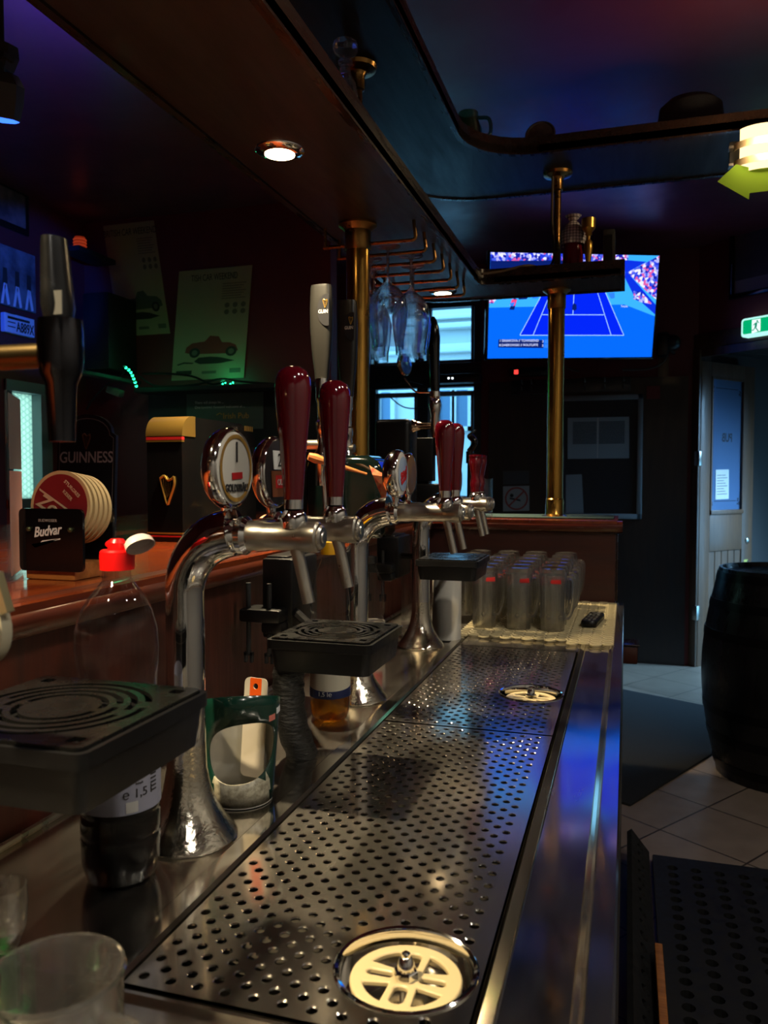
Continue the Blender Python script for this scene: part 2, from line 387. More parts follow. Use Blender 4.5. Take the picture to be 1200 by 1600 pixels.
# left window with a patterned film
def film():
    m, nt, o = base('patterned_film'); L = nt.links
    g = nd(nt, 'ShaderNodeNewGeometry'); mp = nd(nt, 'ShaderNodeMapping'); mp.inputs['Scale'].default_value = (1, 1, 1)
    L.new(g.outputs['Position'], mp.inputs[0])
    sx = nd(nt, 'ShaderNodeSeparateXYZ'); L.new(mp.outputs[0], sx.inputs[0])
    def mth(op, a, b=None):
        n = nd(nt, 'ShaderNodeMath', operation=op)
        for i, v in enumerate((a, b)):
            if v is None: continue
            if isinstance(v, (int, float)): n.inputs[i].default_value = v
            else: L.new(v, n.inputs[i])
        return n.outputs[0]
    w = .03; lines = None
    for ang in (0, 60, 120):
        a = math.radians(ang); d = mth('ADD', mth('MULTIPLY', sx.outputs['Y'], math.cos(a) / w), mth('MULTIPLY', sx.outputs['Z'], math.sin(a) / w))
        k = mth('LESS_THAN', mth('ABSOLUTE', mth('SUBTRACT', mth('FRACT', d), .5)), .07)
        lines = k if lines is None else mth('MAXIMUM', lines, k)
    cm = nd(nt, 'ShaderNodeMix', data_type='RGBA'); cm.inputs[6].default_value = (.95, .80, .55, 1); cm.inputs[7].default_value = (.62, .54, .38, 1)
    L.new(lines, cm.inputs[0])
    tr = nd(nt, 'ShaderNodeBsdfTranslucent'); df = nd(nt, 'ShaderNodeBsdfDiffuse'); mx = nd(nt, 'ShaderNodeMixShader', Fac=.15)
    L.new(cm.outputs[2], tr.inputs[0]); L.new(cm.outputs[2], df.inputs[0]); L.new(tr.outputs[0], mx.inputs[1]); L.new(df.outputs[0], mx.inputs[2]); L.new(mx.outputs[0], o.inputs[0]); return m
fl = .05
t = MB().box((WL - .09, wy0, wz0), (WL + .01, wy0 + fl, wz1)).box((WL - .09, wy1 - .09, wz0), (WL + .01, wy1, wz1)).box((WL - .09, wy0, wz0), (WL + .01, wy1, wz0 + fl)).box((WL - .09, wy0, wz1 - .06), (WL + .02, wy1, wz1))
w2 = struct(t.build('window_2', frl))
MB().box((WL - .06, wy0 + fl, wz0 + fl), (WL - .055, wy1 - .09, wz1 - .06)).build('window_pane', film(), w2)

# ------------------------------------------------------------------ neighbouring house seen through the far window
stucco = pbr('pale_stucco', lin(205, 205, 198), .85, bump=.4, bscale=14)
hs = thing('house', 'pale stucco house front across the street, seen through the far window', 'house', (-2, 9.2, 0))
HY = 9.2
MB().box((-8, HY, -.5), (3.5, HY + .3, 7.5)).build('facade', stucco, hs)
for py, hh, dp in ((548, .10, .10), (515, .06, .16), (500, .05, .10)):
    z = atY(650, py, HY).z; MB().box((-8, HY - dp, z - hh / 2), (3.5, HY, z + hh / 2), bev=.015).build('moulding', stucco, hs)
shut = pbr('shutter_blue_grey', lin(92, 118, 140), .6)
for a, b in ((597, 612), (688, 705), (714, 732)):
    x0, x1 = atY(a, 650, HY).x, atY(b, 650, HY).x; z0, z1 = atY(650, 668, HY).z, atY(650, 612, HY).z
    sh = MB().box((x0, HY - .03, z0), (x1, HY, z1)).build('shutter', shut, hs)
    MB().box((x0 - .05, HY - .06, z0 - .05), (x0, HY, z1)).box((x1, HY - .06, z0 - .05), (x1 + .05, HY, z1)).box((x0 - .05, HY - .06, z0 - .05), (x1 + .05, HY, z0)).build('shutter_frame', stucco, sh)

# ================================================================== THE BAR
BT = 1.165; NX = -.695; NY = 2.93
bar = thing('bar_counter', 'L-shaped dark reddish wooden bar with a rounded nosing, running behind the beer towers', 'bar', (NX, 2.9, 0))
MB().prism([(-1.95, -.7), (NX - .004, -.7), (NX - .004, NY + .004), (-.03, NY + .004), (-.03, 3.36), (-1.95, 3.36)], up_at((0, 0, BT - .03)), .03).build('bar_top', barwood, bar)
def nosing(a, b, inward, mat):
    t = MB(); a = V(a); b = V(b); d = (b - a).normalized(); L = (b - a).length; M = frame(a, -V(inward), EZ)  # local x outward, y up, z along
    if (M.to_3x3() @ EZ).dot(d) < 0: M = frame(b, -V(inward), EZ); 
    pr = arc(-.021, .0, .021, -PI / 2, PI / 2, 8); pr = [(x * 1.0, y * 1.05 - .022) for x, y in pr] + [(-.05, .0), (-.05, -.044)]
    t.prism(pr, M, L); return t.build('nosing', mat, bar, 60)
nosing((NX, -.7, BT), (NX, NY, BT), (-1, 0, 0), noswood)
nosing((NX - .03, NY, BT), (-.012, NY, BT), (0, 1, 0), noswx)
MB().box((-.78, -.7, 0), (-.73, 2.98, BT - .04)).build('front_panel', panelw, bar)
MB().box((-.73, 2.955, 0), (-.035, 3.0, BT - .04)).box((-.06, 3.0, 0), (-.035, 3.3, BT - .04)).build('end_panel', panelx, bar)
MB().tube([(-.03, 2.952, .88), (-.03, 2.952, BT - .045)], .004, seg=8).build('corner_bead', lipw, bar)
MB().box((-.62, 3.05, BT), (-.045, 3.3, BT + .006), bev=.002).build('bar_runner', pbr('green_runner', lin(18, 44, 38), .8), bar)
# ------------------------------------------------------------------ canopies
Z1, Z2 = 2.04, 2.48
def shelf(name, label, poly, inner, outer, z, lh, th, mat, endcap=None):
    r = thing(name, label, 'shelf', (-.7, 2.9, z))
    MB().prism(poly, up_at((0, 0, z)), th).build('board', mat, r)
    def lip(path, nm):
        t = MB(); n = len(path); L = []
        for i, p in enumerate(path):
            d = (V(path[min(i + 1, n - 1)]) - V(path[max(i - 1, 0)])).normalized(); L.append(V((-d.y, d.x)))
        for i in range(n - 1):
            a, b = V(path[i]), V(path[i + 1]); qa, qb = a + L[i] * .018, b + L[i + 1] * .018
            def P(q, h): return (q.x, q.y, z - .006 + h)
            t.quad([P(a, 0), P(b, 0), P(b, lh), P(a, lh)]); t.quad([P(qa, lh), P(qb, lh), P(qb, 0), P(qa, 0)])
            t.quad([P(a, lh), P(b, lh), P(qb, lh), P(qa, lh)]); t.quad([P(qa, 0), P(qb, 0), P(b, 0), P(a, 0)])
            if i in (0, n - 2):
                q, w = (a, qa) if i == 0 else (b, qb); t.quad([P(q, 0), P(q, lh), P(w, lh), P(w, 0)])
        bmesh.ops.remove_doubles(t.bm, verts=t.bm.verts[:], dist=1e-5); t.build(nm, lipw, r)
    lip(inner, 'lip'); lip(outer, 'outer_lip'); return r
inn = [(-.532, -.9), (-.532, 2.94)] + [(-.532 + .04 - .04 * math.cos(a), 2.94 + .04 * math.sin(a)) for a in (.4, .8, 1.2)] + [(-.48, 2.98), (-.03, 2.98)]
out = [(-.03, 3.24), (-.7, 3.24)] + [(-.70 - .17 * math.sin(a), 3.07 + .17 * math.cos(a)) for a in (.4, .8, 1.2)] + [(-.87, 3.05), (-.87, -.9)]
shelf('lower_canopy', 'lower dark wooden canopy shelf over the bar carrying the downlights and glass rack', inn + out, inn, out, Z1, .056, .02, canw)
MB().box((-.03, 2.98, Z1 - .006), (-.016, 3.24, Z1 + .05)).build('end_cap', lipw, bpy.data.objects['lower_canopy'])
inn2 = [(-.556, -.9), (-.556, 2.70)] + [(-.556 + .24 - .24 * math.cos(a), 2.70 + .24 * math.sin(a)) for a in [i * PI / 16 for i in range(1, 8)]] + [(-.316, 2.94), (1.35, 2.94)]
out2 = [(1.35, 3.37), (-.55, 3.37)] + [(-.55 - .40 * math.sin(a), 2.97 + .40 * math.cos(a)) for a in [i * PI / 16 for i in range(1, 8)]] + [(-.95, 2.97), (-.95, -.9)]
shelf('upper_canopy', 'upper dark canopy with a curved inner corner hanging below the ceiling', inn2 + out2, inn2, out2, Z2, .06, .025, canw)

def lathe_obj(name, prof, at, mat, parent=None, seg=32, axis=(0, 0, 1), sharp=35):
    return MB().lathe(prof, axis_to(at, axis), seg).build(name, mat, parent, sharp)
def downlight(x, y, lab):
    r = thing('downlight', lab, 'lamp', (x, y, Z1), 'downlights in the lower canopy')
    lathe_obj('ring', [(.034, 0), (.034, -.010), (.046, -.008), (.054, -.003), (.055, -.0005), (.034, -.0005)], (x, y, Z1), chrome, r)
    lathe_obj('bulb', [(0, -.012), (.026, -.010), (.033, -.003), (.033, -.001)], (x, y, Z1), emis('warm_bulb', (1, .74, .42), 16), r)
    ld = bpy.data.lights.new('downlight_lamp', 'SPOT'); ld.energy = 135; ld.color = (1, .80, .50); ld.spot_size = math.radians(92); ld.spot_blend = .75; ld.shadow_soft_size = .028
    lo = bpy.data.objects.new('downlight_lamp', ld); col.objects.link(lo); lo.parent = r; lo.location = (0, 0, -.016)
    return r
downlight(-.74, 1.65, 'lit round downlight above the two tall grey tap handles')
downlight(-.69, 3.06, 'lit round downlight in the canopy corner beyond the glass rack')
for yy in (.27, -.55):
    ld = bpy.data.lights.new('downlight_lamp', 'SPOT'); ld.energy = 135; ld.color = (1, .80, .50); ld.spot_size = math.radians(92); ld.spot_blend = .75; ld.shadow_soft_size = .028
    lo = bpy.data.objects.new('downlight_lamp', ld); col.objects.link(lo); lo.location = (-.72, yy, Z1 - .016)

# ------------------------------------------------------------------ brass posts
def post(x, y, r, fr, lab):
    p = thing('brass_post', lab, 'post', (x, y, BT), 'brass posts between bar and canopies')
    MB().lathe([(0, .0), (r, .0), (r, Z1 - BT), (0, Z1 - BT)], up_at((x, y, BT)), 28).build('tube', brass, p)
    lathe_obj('base_flange', [(0, .001), (fr, .001), (fr, .006), (r + .006, .012), (r + .0035, .016), (r + .0035, .07), (r + .0005, .074)], (x, y, BT), brass, p)
    lathe_obj('top_flange', [(r + .0005, -.075), (r + .0035, -.07), (r + .0035, -.02), (r + .012, -.012), (fr, -.006), (fr, -.0005), (0, -.0005)], (x, y, Z1), brassd, p)
    MB().cyl((x, y, Z1 + .02), (x, y, Z2 - .002), .0135).build('upper_tube', brassd, p)
    lathe_obj('ceiling_flange', [(.0138, -.07), (.02, -.066), (.02, -.03), (.026, -.02), (.052, -.012), (.056, -.002), (0, -.001)], (x, y, Z2), brassd, p)
    return p
post(-.266, 3.16, .0315, .052, 'brass post on the far end of the bar in front of the noticeboard')
post(-.742, 2.19, .034, .055, 'brass post rising behind the two tall grey tap handles')

# ------------------------------------------------------------------ glass rack and hanging glasses
rack = thing('glass_rack', 'brass glass rack of parallel rails under the lower canopy', 'rack', (-.7, 2.5, Z1))
for i in range(7):
    y = 2.2 + i * .118
    rl = MB().tube([(-.85, y, 1.985), (-.585, y, 1.985)], .0055, seg=10).build('rail', brassd, rack)
    MB().tube(smooth_path([(-.585, y, 1.985), (-.575, y, 1.992), (-.578, y, 2.02), (-.58, y, Z1)], 4), .005, seg=8).build('hook', brassd, rl)
    MB().tube([(-.845, y, 1.985), (-.845, y, Z1)], .005, seg=8).build('hook', brassd, rl)
gl = thick_glass('clear_glass', (1, 1, 1), .5)
tg = thin_glass('stem_glass', (.95, .96, .97), .05, .75)
wg = thick_glass('wine_glass_clear', (.97, .97, .98), .8)
def wine_prof():
    o = [(0, .0), (.036, .0), (.037, -.002), (.01, -.006), (.0045, -.014), (.004, -.095), (.012, -.108), (.034, -.125), (.052, -.152), (.0580, -.185), (.055, -.225), (.047, -.275), (.0465, -.298)]
    i = [(.0455, -.298), (.046, -.275), (.054, -.225), (.0568, -.185), (.051, -.153), (.033, -.127), (.011, -.111), (0, -.109)]
    return o + i
g0 = None
for x, y, lab in ((-.673, 2.259, 'large wine glass hanging foremost on the brass rack, next to the post'), (-.635, 2.377, 'large wine glass hanging behind the tapering black tap handle, second rail gap'),
                  (-.765, 2.377, 'wine glass hanging half behind the brass post, second rail gap'), (-.66, 2.495, 'wine glass hanging in the third rail gap beside the bright window'), (-.79, 2.495, 'wine glass hanging in the third rail gap behind the brass post')):
    if g0 is None:
        g0 = thing('wine_glass', lab, 'glass', (x, y, 1.993), 'wine glasses hanging from the rack')
        pf = wine_prof(); MB().lathe(pf[5:], up_at((x, y, 1.993)), 32).build('bowl', wg, g0)
        MB().lathe(pf[:6], up_at((x, y, 1.993)), 32).build('foot', wg, g0)
    else: copy_tree(g0, (x, y, 1.993), label=lab)

# ------------------------------------------------------------------ things standing on the canopies
p = atX(540, 190, -.625); zb = Z1 + .021; y = p.y
dcg = thick_glass('decanter_glass', (.95, .93, .97), .6, haze=.05)
dec = thing('decanter', 'glass decanter with a faceted round stopper standing on the lower canopy', 'decanter', (-.625, y, zb))
MB().lathe([(0, 0), (.034, 0), (.037, .01), (.036, .10), (.024, .155), (.013, .175), (.012, .195), (.018, .20), (.016, .207), (0, .207)], up_at((-.625, y, zb)), 10).build('body', dcg, dec, 20)
MB().lathe([(0, .205), (.011, .208), (.011, .214), (.026, .224), (.030, .235), (.026, .248), (.012, .256), (0, .257)], up_at((-.625, y, zb)), 10).build('stopper', dcg, dec, 10)
zt = Z2 + .026
q = atY(1080, 200, 3.06); hat = thing('felt_hat', 'dark felt hat with a brim lying on the upper canopy', 'hat', (q.x, 3.08, zt))
hm = pbr('felt', lin(38, 40, 44), .9, bump=.2, bscale=120)
MB().lathe([(0, .002), (.170, .004), (.176, .010), (.170, .013), (.118, .014), (.116, .05), (.106, .135), (.075, .162), (.02, .156), (0, .15)], up_at((q.x, 3.11, zt)), 40, sy=.8).build('crown', hm, hat, 60)
MB().lathe([(.1195, .015), (.1185, .04), (.1165, .04), (.1175, .015)], up_at((q.x, 3.11, zt)), 40, sy=.8).build('hat_band', blackm, hat)
q = atY(845, 235, 3.02); MBx = MB().lathe([(0, 0), (.052, 0), (.055, .004), (.05, .006), (.046, .003), (0, .003)], axis_to((q.x, 3.0, zt + .056), (0, -1, .25)), 32)
tin = tag(MBx.build('tin_plate', pbr('tin_print', lin(70, 62, 60), .4, color2=lin(110, 100, 90), nscale=40), None, loc=(q.x, 3.0, zt)), 'small round tin plate leaning behind the lip of the upper canopy', 'plate')
q = V((-.565, 2.915, 0)); jg = thing('glass_jug', 'dark green glass jug with a handle at the curved corner of the upper canopy', 'jug', (-.565, q.y, zt))
gg = thin_glass('green_glass', (.25, .5, .35), .08, .6)
MB().lathe([(0, 0), (.045, 0), (.05, .01), (.05, .07), (.038, .10), (.036, .13), (.034, .13), (.036, .10), (.047, .07), (.047, .012), (0, .008)], up_at((-.565, q.y, zt)), 20).build('body', gg, jg)
MB().tube(smooth_path([(-.53, q.y, zt + .11), (-.49, q.y, zt + .10), (-.485, q.y, zt + .05), (-.518, q.y, zt + .03)]), .007).build('handle', gg, jg)

# cloth-capped red bottle, gold cup and upright box at the end of the lower canopy
q = atY(895, 408, 3.08); x = q.x
fb = thing('capped_bottle', 'red bottle wearing a checked white cloth cap beside the thin brass tube', 'bottle', (x, 3.08, zb))
MB().lathe([(0, 0), (.034, 0), (.037, .006), (.037, .09), (.033, .105), (.034, .125), (.026, .14), (0, .145)], up_at((x, 3.08, zb)), 24).build('body', pbr('red_glaze', lin(120, 24, 40), .2, coat=.5), fb)
def check_mat():
    m, nt, o = base('checked_cloth'); L = nt.links; p = nd(nt, 'ShaderNodeBsdfPrincipled', Roughness=.85); g = nd(nt, 'ShaderNodeNewGeometry')
    sx = nd(nt, 'ShaderNodeSeparateXYZ'); L.new(g.outputs['Position'], sx.inputs[0]); mxs = []
    for ax in ('X', 'Z'):
        a = nd(nt, 'ShaderNodeMath', operation='MULTIPLY'); a.inputs[1].default_value = 90; L.new(sx.outputs[ax], a.inputs[0])
        f = nd(nt, 'ShaderNodeMath', operation='FRACT'); L.new(a.outputs[0], f.inputs[0]); k = nd(nt, 'ShaderNodeMath', operation='LESS_THAN'); k.inputs[1].default_value = .2; L.new(f.outputs[0], k.inputs[0]); mxs.append(k)
    mm = nd(nt, 'ShaderNodeMath', operation='MAXIMUM'); L.new(mxs[0].outputs[0], mm.inputs[0]); L.new(mxs[1].outputs[0], mm.inputs[1])
    c = nd(nt, 'ShaderNodeMix', data_type='RGBA'); c.inputs[6].default_value = L4(lin(205, 195, 195)); c.inputs[7].default_value = L4(lin(60, 40, 48)); L.new(mm.outputs[0], c.inputs[0]); L.new(c.outputs[2], p.inputs['Base Color']); L.new(p.outputs[0], o.inputs[0]); return m
chk = check_mat()
MB().lathe([(.044, .118), (.048, .14), (.042, .17), (.022, .198), (.012, .205), (.016, .212), (.030, .226), (.026, .224), (.0, .212)], up_at((x, 3.08, zb)), 14).build('cloth_cap', chk, fb, 25)
cu = thing('trophy_cup', 'small gold cup on a stem in front of the red bottle with the checked cap', 'trophy', (x + .058, 3.03, zb))
MB().lathe([(0, 0), (.018, 0), (.018, .01), (.008, .016), (.01, .05), (.016, .09), (.014, .112), (.006, .122), (.007, .132), (.014, .14), (0, .14)], up_at((x + .058, 3.03, zb)), 20).build('stem', goldm, cu)
MB().lathe([(0, .14), (.006, .14), (.016, .15), (.024, .16), (.025, .195), (.023, .195), (.022, .163), (0, .15)], up_at((x + .058, 3.03, zb)), 20).build('cup', goldm, cu)
q0, q1 = atY(943, 400, 3.1), atY(961, 400, 3.1)
ub = thing('speaker_box', 'narrow black upright box standing at the end of the lower canopy', 'speaker', (q0.x + .02, 3.1, zb))
MB().box((q0.x, 3.04, zb), (q1.x, 3.2, zb + .155), bev=.003).build('cabinet', blackm, ub)
MB().box((q0.x + .006, 3.036, zb + .02), (q1.x - .006, 3.0405, zb + .135), bev=.002, seg=1).build('grille', blackp, ub)
# cable hanging along the thin tube
cab = MB().tube(smooth_path([(-.283, 3.14, 2.47), (-.284, 3.14, 2.3), (-.275, 3.13, 2.16), (-.30, 3.09, 2.105), (-.36, 3.0, 2.098), (-.45, 2.965, 2.075), (-.515, 2.93, 2.062)], 6), .005, seg=8).build('cable', pbr('old_cable', lin(90, 74, 54), .5), None, loc=(-.283, 3.14, 2.2))
tag(cab, 'thin brown cable hanging beside the brass post and along the shelf lip', 'cable')

# ================================================================== ENTRANCE SIDE
def onP(x, y, P, n):
    d = ray(x, y); o = V((0, 0, CZ)); t_ = (V(P) - o).dot(n) / d.dot(n); return o + d * t_
rn = -dn    # room-facing normal of the slanting wall
# framed picture on it
a = onP(1140, 468, P0 + rn * .03, rn); wd, ht = .95, (onP(1140, 250, P0 + rn * .03, rn).z - a.z)
Mp = frame(a, dd, EZ)
pic = thing('framed_picture', 'dark framed picture hanging above the entrance beside the green exit sign', 'picture', a)
t = MB(); b_ = .028
t.box((0, 0, -.02), (wd, b_, .012), M=Mp, bev=.004).box((0, ht - b_, -.02), (wd, ht, .012), M=Mp, bev=.004).box((0, b_, -.02), (b_, ht - b_, .012), M=Mp, bev=.004).box((wd - b_, b_, -.02), (wd, ht - b_, .012), M=Mp, bev=.004)
t.build('frame', blackg, pic)
MB().box((b_, b_, -.018), (wd - b_, ht - b_, -.006), M=Mp).build('mat_board', pbr('mat_grey', lin(120, 120, 118), .7), pic)
MB().box((b_ + .006, b_ + .085, -.0055), (wd - b_ - .05, ht - b_ - .05, -.004), M=Mp).build('print', pbr('picture_print', lin(46, 44, 44), .6, color2=lin(74, 66, 60), nscale=6), pic)
# exit sign
e0 = onP(1158, 528, P0 + rn * .09, rn); eh = onP(1158, 499, P0 + rn * .09, rn).z - e0.z; ew = eh * 2.3
Me = frame(e0, dd, EZ)
ex = thing('exit_sign', 'lit green exit sign with a white running figure above the entrance', 'sign', e0)
MB().prism(rrect(0, 0, ew, eh, eh * .18), Me @ up_at((0, 0, -.05)), .05).build('housing', emis('exit_rim', (.45, .95, .85), .9), ex)
MB().prism(rrect(eh * .1, eh * .16, ew - eh * .1, eh * .9, eh * .1), Me, .002).build('green_panel', emis('exit_green', (0, .46, .17), .75), ex)
wb = emis('exit_white', (.75, 1, .95), 1.0)
u = eh
MB().prism([(u * .62, u * .14), (u * 1.1, u * .22), (u * 1.1, u * .86), (u * .62, u * .86)], Me @ up_at((0, 0, .0021)), .0006).build('door_symbol', wb, ex)
gr = emis('exit_green_figure', (0, .28, .16), .7)
t = MB(); Mz = Me @ up_at((0, 0, .0030))
t.prism(circ(u * .92, u * .76, u * .05, 12), Mz, .0005)
for pl in ([(.80, .68), (.93, .70), (.90, .44), (.78, .42)], [(.80, .68), (.68, .58), (.71, .55), (.82, .62)], [(.92, .70), (1.03, .62), (1.05, .65), (.95, .74)], [(.78, .46), (.88, .42), (1.02, .22), (.97, .19)], [(.79, .46), (.86, .44), (.72, .28), (.60, .30), (.60, .34), (.70, .33)]):
    t.prism([(x * u, y * u) for x, y in pl], Mz, .0005)
t.build('running_figure', gr, ex)
MB().box((ew * .3, eh * .3, -.105), (ew * .7, eh * .8, -.05), M=Me).build('mounting', blackp, ex)
# open door leaf
H = P0 + V((.025, -.03, 0)); ddr = V((.639, .769, 0)).normalized(); dw, dh = .63, 2.12
Mq = frame(H, ddr, EZ)         # local z = right x up -> faces the daylight
door = bpy.data.objects.new('door_1', None); col.objects.link(door); door.location = H; struct(door)
gx0, gx1, gz0, gz1 = .115, .50, 1.06, 2.02
t = MB(); t.box((0, 0, -.04), (gx0, dh, 0), M=Mq, bev=.003).box((gx1, 0, -.04), (dw, dh, 0), M=Mq, bev=.003).box((gx0, gz1, -.04), (gx1, dh, 0), M=Mq, bev=.002).box((gx0, .80, -.04), (gx1, gz0, 0), M=Mq, bev=.002).box((gx0, 0, -.04), (gx1, .14, 0), M=Mq)
t.build('door_rails', doorw, door)
t = MB()
for k in range(5): w = (gx1 - gx0) / 5; t.box((gx0 + k * w + .002, .14, -.03), (gx0 + (k + 1) * w - .002, .80, -.008), M=Mq, bev=.004, seg=1)
t.build('door_boards', doorw, door)
t = MB(); t.box((gx0, gz0, -.006), (gx0 + .014, gz1, .006), M=Mq).box((gx1 - .014, gz0, -.006), (gx1, gz1, .006), M=Mq).box((gx0, gz0, -.006), (gx1, gz0 + .03, .012), M=Mq, bev=.003).box((gx0, gz1 - .014, -.006), (gx1, gz1, .006), M=Mq)
t.build('glazing_bead', doorw, door)
mg, ntg, og = base('etched_glass')
a1 = nd(ntg, 'ShaderNodeBsdfDiffuse', Color=L4(lin(120, 150, 190))); a2 = nd(ntg, 'ShaderNodeBsdfTranslucent', Color=L4(lin(120, 150, 190))); a3 = nd(ntg, 'ShaderNodeMixShader', Fac=.5); a4 = nd(ntg, 'ShaderNodeBsdfGlossy', Roughness=.12); a5 = nd(ntg, 'ShaderNodeMixShader', Fac=.07)
ntg.links.new(a1.outputs[0], a3.inputs[1]); ntg.links.new(a2.outputs[0], a3.inputs[2]); ntg.links.new(a3.outputs[0], a5.inputs[1]); ntg.links.new(a4.outputs[0], a5.inputs[2]); ntg.links.new(a5.outputs[0], og.inputs[0])
MB().box((gx0 + .01, gz0 + .02, -.018), (gx1 - .01, gz1 - .01, -.012), M=Mq).build('door_glass', mg, door)
etch = pbr('etched_lettering', lin(34, 44, 62), .6)
Mt = Mq @ up_at(((gx0 + gx1) / 2 + .01, 1.60, -.0105)) @ Matrix.Diagonal((-1, 1, 1, 1))
text('door_lettering', 'PUB', .085, Mt, etch, door, sx=.8, bold=.002)
t = MB(); Ml = Mq @ up_at((0, 0, -.0112))
for z in (gz0 + .09, gz1 - .075):
    t.prism([(gx0 + .06, z), (gx1 - .06, z), (gx1 - .06, z + .005), (gx0 + .06, z + .005)], Ml, .0006)
for x in (gx0 + .035, gx1 - .035):
    for z in (gz0 + .095, gz1 - .085):
        for k in range(5): t.prism(circ(x + random.uniform(-.012, .012), z + random.uniform(-.03, .02), .008, 8), Ml, .0006)
t.build('corner_ornament', etch, door)
lathe_obj('door_lock', [(0, .014), (.014, .012), (.022, .006), (.024, 0), (0, 0)], Mq @ V((.565, .86, 0)), satin, door, 20, axis=-V(ddr.cross(EZ)) * -1)
MB().box((-.03, 1.4, -.03), (.006, 1.5, .012), M=Mq, bev=.004).box((-.03, .33, -.03), (.006, .43, .012), M=Mq, bev=.004).build('door_hinge', satin, door)
nt_ = MB().box((gx0 + .10, 1.16, -.0095), (gx0 + .255, 1.37, -.0085), M=Mq @ Matrix.Rotation(.02, 4, 'Z')).build('notice', paper, None, loc=Mq @ V((gx0 + .17, 1.16, -.009)))
tag(nt_, 'white typed notice taped to the glass of the pub door', 'notice')
t = MB()
for k in range(8): t.box((gx0 + .115, 1.195 + k * .019, -.0084), (gx0 + .235 - (k % 3) * .02, 1.199 + k * .019, -.0080), M=Mq @ Matrix.Rotation(.02, 4, 'Z'))
t.build('typed_lines', inkd, nt_)
yt = MB().prism([(.532, .56), (.585, .56), (.60, .64), (.585, .72), (.532, .72)], Mq, .0015).build('warning_sticker', pbr('sticker_yellow', lin(200, 190, 90), .6), None, loc=Mq @ V((.56, .56, 0)))
tag(yt, 'yellow sticker with dark stripes on the edge of the pub door, below the lock', 'sticker')
MB().prism([(.54, .565), (.56, .565), (.592, .62), (.592, .65)], Mq @ up_at((0, 0, .0016)), .0006).prism([(.54, .63), (.54, .66), (.575, .715), (.59, .715)], Mq @ up_at((0, 0, .0016)), .0006).build('stripes', inkd, yt)
# outer porch doorway post with daylight beyond
struct(MB().box((1.12, 0, -.62), (1.2, 2.2, -.54), M=Md, bev=.01).build('trim_4', pbr('grey_frame', lin(96, 104, 116), .5)))
lathe_obj('door_knob', [(0, 0), (.014, .004), (.02, .02), (.014, .036), (0, .04)], Md @ V((1.16, 1.02, -.53)), satin, bpy.data.objects['trim_4'], 16, axis=-dn)

# barrel standing in the entrance
bx, by = .68, 3.87
br = thing('barrel', 'large black wooden barrel standing on the tiles beside the dark mat', 'barrel', (bx, by, 0))
bl = pbr('black_barrel_wood', lin(11, 12, 14), .3, noise=.08, bump=.1, bscale=30, stretch=(1, 1, .15))
prof = [(.0, .02), (.255, .02), (.262, 0), (.275, 0)] + [(.275 + .07 * math.sin(PI * k / 12), .92 * k / 12) for k in range(1, 12)] + [(.275, .92), (.262, .92), (.252, .90), (0, .90)]
MB().lathe(prof, up_at((bx, by, 0)), 48).build('staves', bl, br, 40)
for z in (.04, .17, .29, .62, .75, .87):
    r = .275 + .07 * math.sin(PI * z / .92); r2 = .275 + .07 * math.sin(PI * (z + .035) / .92)
    MB().lathe([(r - .002, z), (r + .003, z), (r2 + .003, z + .035), (r2 - .002, z + .035)], up_at((bx, by, 0)), 48).build('hoop', pbr('black_hoop', lin(18, 19, 22), .28, .6), br)
# floor mats
tag(MB().box((-1.25, -1.60, .001), (0, 0, .012), M=Matrix.Translation((.757, 4.73, 0)) @ Matrix.Rotation(-math.radians(27), 4, 'Z'), bev=.003).build('door_mat', pbr('dark_carpet', lin(12, 14, 17), .95, bump=.4, bscale=260), None, loc=(.4, 4.2, 0)), 'dark carpet mat lying on the tiles between bar end and barrel', 'mat')
rm = thing('rubber_mat', 'black perforated rubber mat on the floor behind the counter', 'mat', (.4, 2.0, 0))
holes = [circ(.16 + i * .072 + (j % 2) * .0, .08 + j * .052, .017, 10) for i in range(16) for j in range(46)]
holes = [h for h in holes if h[0][0] < 1.23]
MB().holed(rrect(.10, 0, 1.28, 2.5, .01), holes, up_at((.0, .33, .034)), .03).build('mat_sheet', rubber, rm)
t = MB()
for k in range(36): t.box((.1 + k * .0325, 2.83, .004), (.116 + k * .0325, 2.842, .03), bev=.003, seg=1)
t.build('edge_nubs', rubber, rm)
t = MB().holed(rrect(0, 0, 2.5, .095, .004), [circ(.06 + j * .06, .048, .016, 10) for j in range(40)], frame((.075, 2.83, .03), (.0, -1, 0), (-.62, 0, .78)), .018); t.build('curled_edge', rubber, rm)
tag(MB().box((.085, 1.2, .045), (.105, 2.17, .10), bev=.003, M=Matrix()).build('wooden_lath', oak, None, loc=(.095, 1.6, .045)), 'pale wooden lath lying on the rubber mat along the counter foot', 'lath')
q = atZ(985, 1035, .62)
lb = thing('wooden_block', 'small reddish wooden shelf block sticking out at the far end of the counter', 'shelf', (.03, 2.96, .66))
MB().box((-.034, 2.957, .655), (.045, 3.06, .72), bev=.006).build('block', panelx, lb)
MB().box((-.034, 2.951, .72), (.05, 3.06, .726), bev=.002).build('top_strip', lipw, lb)

